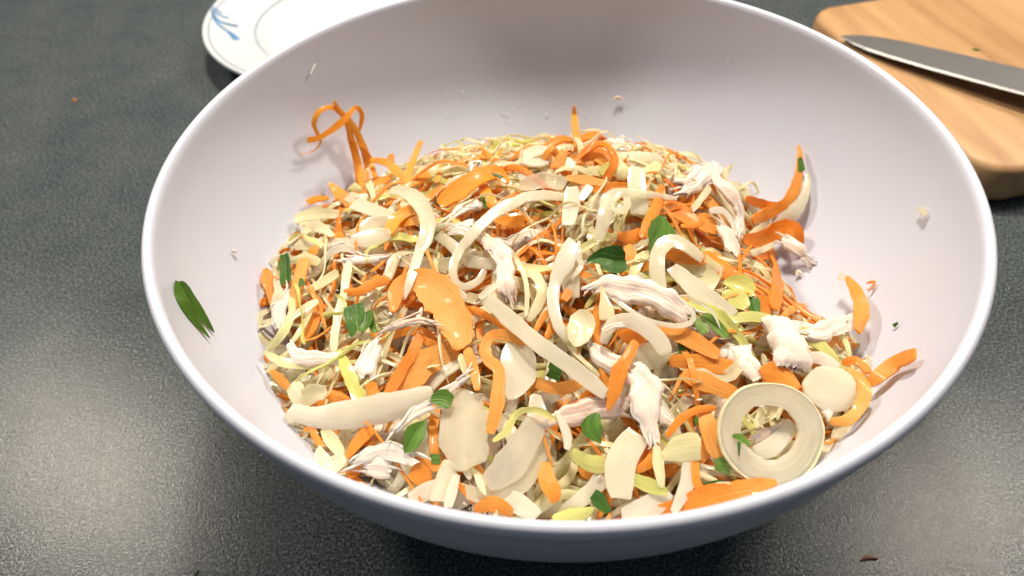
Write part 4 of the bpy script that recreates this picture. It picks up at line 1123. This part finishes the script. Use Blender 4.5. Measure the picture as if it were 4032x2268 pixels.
('chicken', 'chicken fleck on the left wall above the forked leaf',
  [(-125.5,-0.4,74.2), (-124.7,0.7,72.7)], [1.1, 1.2], {}),
('chicken', 'chicken fleck low on the left wall',
  [(-109,-63.9,65.8), (-108.4,-62.9,62.1)], [0.8, 0.7], {}),
('chicken', 'curled chicken crumb on the right wall beside heap',
  [(100.9,2.7,43.9), (101.9,4.5,44.9), (102.8,2.3,45.6)], [1.1, 2, 1.1], {}),
('carrot', 'tiny forked carrot scrap on the right bowl wall',
  [(116.3,-20.8,63), (117.7,-23,65.6), (115.2,-25.6,62.9)], [0.8, 1.1, 0.3], {}),
('herb', 'tiny dark herb fleck low on the right wall',
  [(113.7,-48.6,70.3), (114.8,-48.4,72)], [1.9, 0.5], {}),
('herb', 'dark pepper like herb fleck on the far wall',
  [(40.2,51.4,73.5), (40.9,49.6,74)], [1.3, 1.3], {}),
('herb', 'green fleck on the left front wall near rim',
  [(-97.6,-77.5,56.9), (-93.5,-80.7,57.7)], [0.4, 0.4], {}),
('chicken', 'chicken fleck hanging on the back wall right of crest',
  [(39.9,98.5,48.9), (32.5,51.5,75.8)], [1.1, 1.3], {}),
]
SPECKS = [(-3,127.2,76.4), (5.6,126,74.3), (-33.5,121.5,74.1), (-24.8,122.1,71.2), (-18.7,123.1,71.2), (-18.2,124.2,73), (-38.2,116.2,67.4), (-42.8,109.8,60.8), (-16.2,113.1,56.2), (-38.2,111.6,61), (13.6,122.7,69.3), (57.1,110.7,71.2), (36.7,109.5,57.7), (22.7,111.1,55.1), (86.2,100.1,89.2), (-15.6,110.5,53), (-31.4,103.5,49.3), (-22.9,103.4,47), (25.2,116.9,63.3), (3.1,113.1,54.8), (-18.6,113.2,56.7), (-21.2,118.5,64.3), (-14.2,132.6,93.9), (-4,130,83.3), (-0.3,130.6,84.6), (-26.5,113.4,58.8), (-46.3,113.8,68.3), (-44.9,98.2,49.2), (-40,98.8,47.7), (-36.5,54.5,71), (-13,114.8,57.7), (13.3,104.8,46.8), (28.1,64.7,69.5), (-20.2,115.9,60.6), (-29,123.7,76.1), (-40.5,119.3,74), (-46.4,108.3,60.8), (-13.1,124.1,71.8)]

def build_piece(idx, kind, label, pts, ws, opt):
    rng = random.Random(1000 + idx)
    P = [Vector(p) / 1000 for p in pts]
    W = [w / 1000 for w in ws]
    if kind == 'chicken':
        v, f = chicken_mesh(P, W, rng, opt.get('thick', 2) / 2 if 'thick' in opt else 1.0, 0.2 if 'smooth' in label else 1.0)
    else:
        wide = max(W)
        across = 4 if wide < 0.006 else 6
        th = 0.75 * opt.get('thick', THICK[kind] * min(1.15, 0.45 + max(W) / 0.007)) / 1000
        tw = (rng.uniform(-0.25, 0.25), rng.uniform(-0.25, 0.25))
        cup = opt.get('cup', rng.uniform(-0.06, 0.08))
        edge = {'carrot': 0.07, 'cabbage': 0.08, 'onion': 0.035, 'herb': 0.06}[kind]
        wav = opt.get('wav', {'cabbage': 0.35, 'carrot': 0.1, 'onion': 0.1, 'herb': 0.15}[kind]) / 1000
        if opt.get('closed'):
            v, f = ribbon(P, W, th, rng, normal=Vector((0.12, -0.62, 0.77)), across=10, closed=True, edge=0.035, cup=0.0, crisp=0.12)
        else:
            v, f = ribbon(P, W, th, rng, across=across, cup=cup, fold=opt.get('fold', 0), wav=wav, twist=tw, edge=edge, tip={'carrot': 0.55, 'cabbage': 0.4, 'onion': 0.72, 'herb': rng.uniform(0.3, 0.95)}[kind])
        if 'fork' in opt:
            P2 = [Vector(p) / 1000 for p in opt['fork']]
            ribbon(P2, W, th, rng, across=across, cup=cup, wav=wav, edge=edge, vf=(v, f))
    mat = M['onion_ring'] if opt.get('closed') else M[kind]
    if opt.get('green'): mat = M['%s_green%d' % (kind, opt['green'])]
    if kind == 'onion' and any(t_ in label for t_ in ('glassy', 'translucent', 'frosted', 'clear')): mat = M['onion_glassy']
    if kind == 'chicken' and max(W) < 0.0016: mat = M['speck']
    if opt.get('light'): mat = M['carrot_backlit']  # rear shreds take the carrot colour with backlight painted in
    if kind == 'herb' and any(t_ in label for t_ in ('forked', 'broad green', 'hanging', 'leaf tip')): mat = M['herb_mid']
    if kind == 'herb' and 'light' in label: mat = M['herb_light']
    o = link_mesh(NAME[kind], v, f, mat, sharp=0 if kind == 'chicken' else 38)
    if opt.get('closed'):
        o.name = 'onion_ring'
        c = sum(P, Vector()) / len(P)
        P3 = [p + (p - c).normalized() * (w / 2) for p, w in zip(P, W)]
        v, f = ribbon(P3, [0.0007] * len(P3), th * 1.12, rng, normal=Vector((0.12, -0.62, 0.77)), across=2, closed=True, edge=0.15)
        link_mesh('skin', v, f, M['skin'], o)
        for kf in (0.30, -0.12):
            P4 = [p + (p - c).normalized() * (w * (kf + rng.uniform(-0.02, 0.02))) for p, w in zip(P, W)]
            v, f = ribbon(P4, [0.0003] * len(P4), th * 1.015, rng, normal=Vector((0.12, -0.62, 0.77)), across=2, closed=True, edge=0.35)
            link_mesh('layer_line', v, f, M['onion_green1'], o)
    tag(o, label, CAT[kind])
    return o
for i, (k, l, p, w, o) in enumerate(PIECES):
    build_piece(i, k, l, p, w, o)

# ------------------------------------------------------------------ the rest of the heap
rng = random.Random(7)
CARROTY = [(-0.040, -0.020, 0.022), (-0.052, -0.048, 0.018), (0.052, -0.045, 0.026), (0.030, -0.012, 0.022), (0.020, 0.040, 0.022), (-0.060, 0.018, 0.018),
           (0.062, 0.015, 0.022), (0.045, -0.085, 0.020), (-0.010, -0.060, 0.018), (-0.030, 0.045, 0.016)]
def carrot_weight(x, y):
    return min(1.0, 0.30 + sum(math.exp(-((x - a) ** 2 + (y - b) ** 2) / (2 * s_ * s_)) * 0.5 for a, b, s_ in CARROTY))
SPEC = {  # kind: (length range, width range, thickness range) in mm
    'carrot': ((26, 68), (1.6, 4.6), (0.7, 1.2)), 'cabbage': ((30, 80), (1.4, 4.4), (0.4, 0.7)),
    'onion': ((26, 56), (2.6, 6.5), (0.8, 1.3)), 'chicken': ((16, 38), (3.5, 8.0), (1, 1))}
def clump(x, y):
    return 0.0026 * math.sin(x * 150 + 1.1) * math.sin(y * 125 + 2.3) + 0.0016 * math.sin(x * 270 + y * 210)
def walk(kind, h0, spread=0.97, amp=1.0):
    for _ in range(50):
        x, y = rng.uniform(-0.125, 0.125), rng.uniform(-0.13, 0.115)
        r = math.hypot(x, y)
        if r < rc_at(math.atan2(y, x)) * spread: break
    (l0, l1), (w0, w1), (t0, t1) = SPEC[kind]
    ln = rng.uniform(l0, l1) / 1000; w = rng.uniform(w0, w1) / 1000 * (1 if rng.random() < 0.8 else 0.6)
    n = 9
    wig = rng.gauss(0, 1) * (45 if kind == 'cabbage' else 14)
    hd = rng.uniform(0, 6.28); curv = rng.gauss(0, 1) * (32 if kind in ('cabbage', 'onion') else 20)
    arch = rng.uniform(-0.001, 0.0048) * amp; tip = rng.gauss(0, 0.09) * ln * amp
    x -= math.cos(hd) * ln / 2; y -= math.sin(hd) * ln / 2
    P = []
    for i in range(n):
        q = i / (n - 1)
        rr = math.hypot(x, y); lim = rc_at(math.atan2(y, x)) * 1.0
        px, py = (x, y) if rr < lim else (x * lim / rr, y * lim / rr)
        z = mound(px, py) + h0 + clump(px, py) + arch * math.sin(q * math.pi) + tip * (q - 0.5) + rng.uniform(-0.0006, 0.0006) * amp
        z = max(z, bowl_in(px, py) + 0.0012)
        P.append(Vector((px, py, z)))
        x += math.cos(hd) * ln / (n - 1); y += math.sin(hd) * ln / (n - 1); hd += (curv + wig * math.sin(i * 1.9)) * ln / (n - 1)
    good = [P[0]]
    for p in P[1:]:
        if (p - good[-1]).length > 0.0008: good.append(p)
    if len(good) < 3: return None
    return good, w, rng.uniform(t0, t1) / 1000
LAST = [None]
def filler(kind, h0, vf=None, seg=0.003):
    r_ = None
    while r_ is None:
        r_ = walk(kind, h0)
        if r_ and kind == 'carrot' and rng.random() > carrot_weight(*r_[0][2][:2]) * 1.1: r_ = None
    P, w, th = r_
    LAST[0] = (P, w)
    if kind == 'chicken' and vf is None:
        return chicken_mesh(P, [w * 0.6, w, w * 0.95, w * 0.5], rng)
    ws = [w * rng.uniform(0.3, 1), w, w * rng.uniform(0.8, 1.1), w * rng.uniform(0.2, 0.9)]
    ws = [lerp_list(ws, i * 3 / (len(P) - 1)) for i in range(len(P))]
    return ribbon(P, ws, th, rng, across=2 if vf else 4, cup=rng.uniform(-0.1, 0.12), wav=0.0005 if kind == 'cabbage' else 0.0001,
                  twist=(rng.uniform(-0.7, 0.7), rng.uniform(-0.7, 0.7)), edge=0.07, seg=seg, vf=vf, tip=0.3 if kind == 'cabbage' else 0.5)
# each shred of the upper layer is described by its look and by the landmark piece nearest to it
MARKS = [('the wall tangle', 'slanting from tangle'), ('the round onion disc', 'round white onion disc at'), ('the thin carrot loop', 'thin carrot loop at the highest'),
         ('the upper green leaf', 'broad green leaf piece'), ('the dark folded leaf', 'dark green folded leaf'), ('the largest carrot slab', 'largest flat orange'),
         ('the left leaf trio', 'largest of the left trio'), ('the long straight onion stick', 'long straight white onion'), ('the oval white onion slice', 'smooth white oval'),
         ('the biggest chicken piece', 'biggest white chicken'), ('the large onion arch', 'large white onion arch'), ('the bright cabbage leaf', 'bright yellow green cabbage leaf'),
         ('the green triangle leaf', 'dark green triangle leaf'), ('the white onion paddle', 'white paddle shaped'), ('the big onion ring', 'thickest and largest onion ring'),
         ('the glossy oval slice', 'glossy oval onion'), ('the smooth chicken chunk', 'smooth chicken chunk'), ('the frosted onion slice', 'broad frosted onion'),
         ('the hanging green leaf', 'green leaf piece hanging'), ('the wide lower left onion strip', 'longest wide cream onion'), ('the smooth lower left chicken', 'smooth white chicken piece at the lower left'),
         ('the left herb strip', 'folded green herb strip'), ('the arching carrot slice', 'wide translucent carrot slice'), ('the pinkish onion crescent', 'pinkish white onion crescent'),
         ('the long onion crescent', 'longest pale onion crescent'), ('the wide right carrot bow', 'wide carrot bow'), ('the tall onion blade', 'tall onion blade'),
         ('the right shoulder chicken', 'long white chicken strip bending'), ('the ragged hanging chicken', 'ragged white chicken strip'), ('the front carrot tongue', 'orange carrot tongue'),
         ('the right front carrot slab', 'long carrot slab along'), ('the glossy carrot plank', 'glossy carrot plank right')]
MARK_AT = []
for phrase, key in MARKS:
    for k, l, p, w, o in PIECES:
        if key in l:
            MARK_AT.append((phrase, p[len(p) // 2][0] / 1000, p[len(p) // 2][1] / 1000)); break
def describe(v, kind, colour, noun, last):
    P, w = last
    ln = sum((P[i + 1] - P[i]).length for i in range(len(P) - 1)); bend = (P[-1] - P[0]).length / max(ln, 1e-6)
    m = P[len(P) // 2]
    near = min(MARK_AT, key=lambda t_: (t_[1] - m.x) ** 2 + (t_[2] - m.y) ** 2)[0]
    d1 = 'long' if ln > 0.046 else 'short'
    d2 = 'thread thin' if w < 0.0017 else ('slim' if w < 0.003 else 'broad')
    d3 = 'straight' if bend > 0.93 else ('bent' if bend > 0.75 else 'curled')
    return '%s %s %s %s %s near %s' % (d1, d2, d3, colour, noun, near)
FILL = [('carrot', 165, -0.0085, 0.0005, None, 'orange', 'carrot shred', 'carrot shreds mixed through the salad'),
        ('cabbage', 205, -0.0085, 0.0012, None, 'cream', 'cabbage shred', 'cabbage shreds mixed through the salad'),
        ('onion', 75, -0.0085, 0.0005, None, 'pale', 'onion strip', 'onion strips mixed through the salad'),
        ('chicken', 30, -0.0085, 0.0005, None, 'white', 'chicken shred', 'chicken shreds mixed through the salad'),
        ('cabbage', 42, 0.0005, 0.0050, (0.6, 1.7), 'cream', 'cabbage shred', 'cabbage shreds mixed through the salad'),
        ('carrot', 26, 0.0005, 0.0050, (0.7, 1.7), 'orange', 'carrot shred', 'carrot shreds mixed through the salad')]
for kind, count, h0, h1, wr, colour, noun, group in FILL:
    keep = SPEC[kind]
    if wr: SPEC[kind] = ((24, 55), wr, (0.35, 0.6))
    for i in range(count):
        v, f = filler(kind, h0 + (h1 - h0) * rng.random() ** 0.8)
        mat, cname = M[kind], colour
        if kind == 'cabbage' and rng.random() < 0.4:
            g = rng.choice((1, 1, 2)); mat = M['cabbage_green%d' % g]; cname = 'yellow green' if g == 2 else 'pale yellow'
        o = link_mesh(NAME[kind], v, f, mat, sharp=0 if kind == 'chicken' else 38)
        tag(o, describe(v, kind, cname, noun, LAST[0]), CAT[kind], group)
    SPEC[kind] = keep
# buried layers nobody could count
BURIED = {'carrot': ((18, 45), (2.0, 5.5), (0.7, 1.2)), 'cabbage': ((18, 48), (2.4, 7.0), (0.4, 0.7)), 'onion': ((18, 42), (4.0, 9.0), (0.8, 1.3))}
for kind, count, label in (('carrot', 540, 'orange carrot shreds packed in the depth of the heap'), ('cabbage', 640, 'cream cabbage shreds packed in the depth of the heap'),
                           ('onion', 200, 'pale onion strips packed in the depth of the heap')):
    vf = ([], []); keep = SPEC[kind]; SPEC[kind] = BURIED[kind]
    for i in range(count):
        filler(kind, -0.0055 - 0.024 * rng.random() ** 1.3, vf)
    SPEC[kind] = keep
    o = link_mesh('buried_%s_shreds' % kind, vf[0], vf[1], M[kind], sharp=38)
    tag(o, label, kind, kind='stuff')
# hair fine shavings woven through the upper layer, too thin to pick apart one by one
for kind, count, label in (('carrot', 50, 'hair fine orange carrot shavings woven through the heap'), ('cabbage', 110, 'hair fine cream cabbage shavings woven through the heap')):
    vf = ([], []); keep = SPEC[kind]; SPEC[kind] = ((28, 65), (0.7, 1.9), (0.35, 0.6))
    for i in range(count):
        filler(kind, -0.006 + 0.008 * rng.random(), vf)
    SPEC[kind] = keep
    o = link_mesh('fine_%s_shavings' % kind, vf[0], vf[1], M[kind], sharp=38)
    tag(o, label, kind, kind='stuff')
# crumbs strewn over the heap
vf = ([], [])
for i in range(420):
    while True:
        x, y = rng.uniform(-0.12, 0.12), rng.uniform(-0.12, 0.1)
        if math.hypot(x, y) < rc_at(math.atan2(y, x)): break
    p = Vector((x, y, mound(x, y) + rng.uniform(0.0, 0.006))); d = Vector((rng.gauss(0, 1), rng.gauss(0, 1), rng.gauss(0, 0.5))).normalized()
    ln = rng.uniform(0.0006, 0.0026); r0 = rng.uniform(0.00016, 0.0004)
    tube([p, p + d * ln * 0.5 + Vector((0, 0, rng.uniform(-0.0003, 0.0003))), p + d * ln], [r0, r0 * 1.2, r0 * 0.5], vf[0], vf[1], rng, 5)
tag(link_mesh('chicken_crumbs', vf[0], vf[1], M['chicken']), 'fine white chicken crumbs strewn over the heap', 'crumbs', kind='stuff')

# ------------------------------------------------------------------ specks and scraps
def nugget(name, p, r_, mat, rg, flat=0.6, stretch=1.0):
    v, f = [], []
    pts = [Vector((-1.0, 0, 0)), Vector((-0.5, 0.1, 0.1)), Vector((0.2, -0.1, 0.15)), Vector((0.7, 0.1, 0.05)), Vector((1.0, 0, 0))]
    tube([q * (r_ * stretch) for q in pts], [r_ * 0.3, r_ * 0.8, r_ * 0.9, r_ * 0.7, r_ * 0.2], v, f, rg, 6)
    o = link_mesh(name, v, f, mat); o.location = p
    o.rotation_euler = (rg.uniform(-0.4, 0.4), rg.uniform(-0.4, 0.4), rg.uniform(0, 6.28))
    return o
rg = random.Random(3)
for x, y, z in SPECKS:
    o = nugget('chicken_speck', Vector((x, y, z)) / 1000, rg.uniform(0.00022, 0.00042), M['speck'], rg)
    tag(o, 'tiny white chicken speck stuck to the far bowl wall', 'crumb', 'white specks on the far bowl wall')
def scrap(name, label, cat, pts, ws, mat, th=0.0005):
    v, f = ribbon([Vector(p) / 1000 for p in pts], [w / 1000 for w in ws], th, rg, normal=Vector((0, 0, 1)), across=2, edge=0.08, seg=0.0006)
    return tag(link_mesh(name, v, f, mat, sharp=38), label, cat)
scrap('carrot_peel', 'dried brown carrot peel scrap on counter below the bowl', 'carrot', [(105.6, -101.0, 0.5), (107.6, -99.9, 1.0), (111.9, -100.3, 0.5)], [0.5, 1.2, 0.8], M['dried'])
scrap('herb_fleck', 'tiny green fleck on counter at lower left of bowl', 'herb', [(-139.3, -96.4, 0.4), (-138.7, -94.2, 0.5)], [0.3, 0.5], M['herb'])
scrap('carrot_crumb', 'tiny orange carrot crumb on counter left of the plate', 'carrot', [(-304.6, 232.3, 0.6), (-303.6, 232.8, 1.0), (-302.4, 232.2, 0.6)], [0.7, 1.4, 0.7], M['carrot'], 0.001)
scrap('herb_fleck', 'green herb fleck on board beyond the knife', 'herb', [(272.5, 207.5, 26.5), (274.0, 206.6, 26.8), (276.5, 205.5, 26.5)], [0.5, 1.4, 0.6], M['herb_light'])
scrap('herb_fleck', 'green herb fleck on board close to the knife spine', 'herb', [(283.5, 186.0, 26.5), (286.0, 184.6, 26.6)], [1.0, 0.8], M['herb_light'])
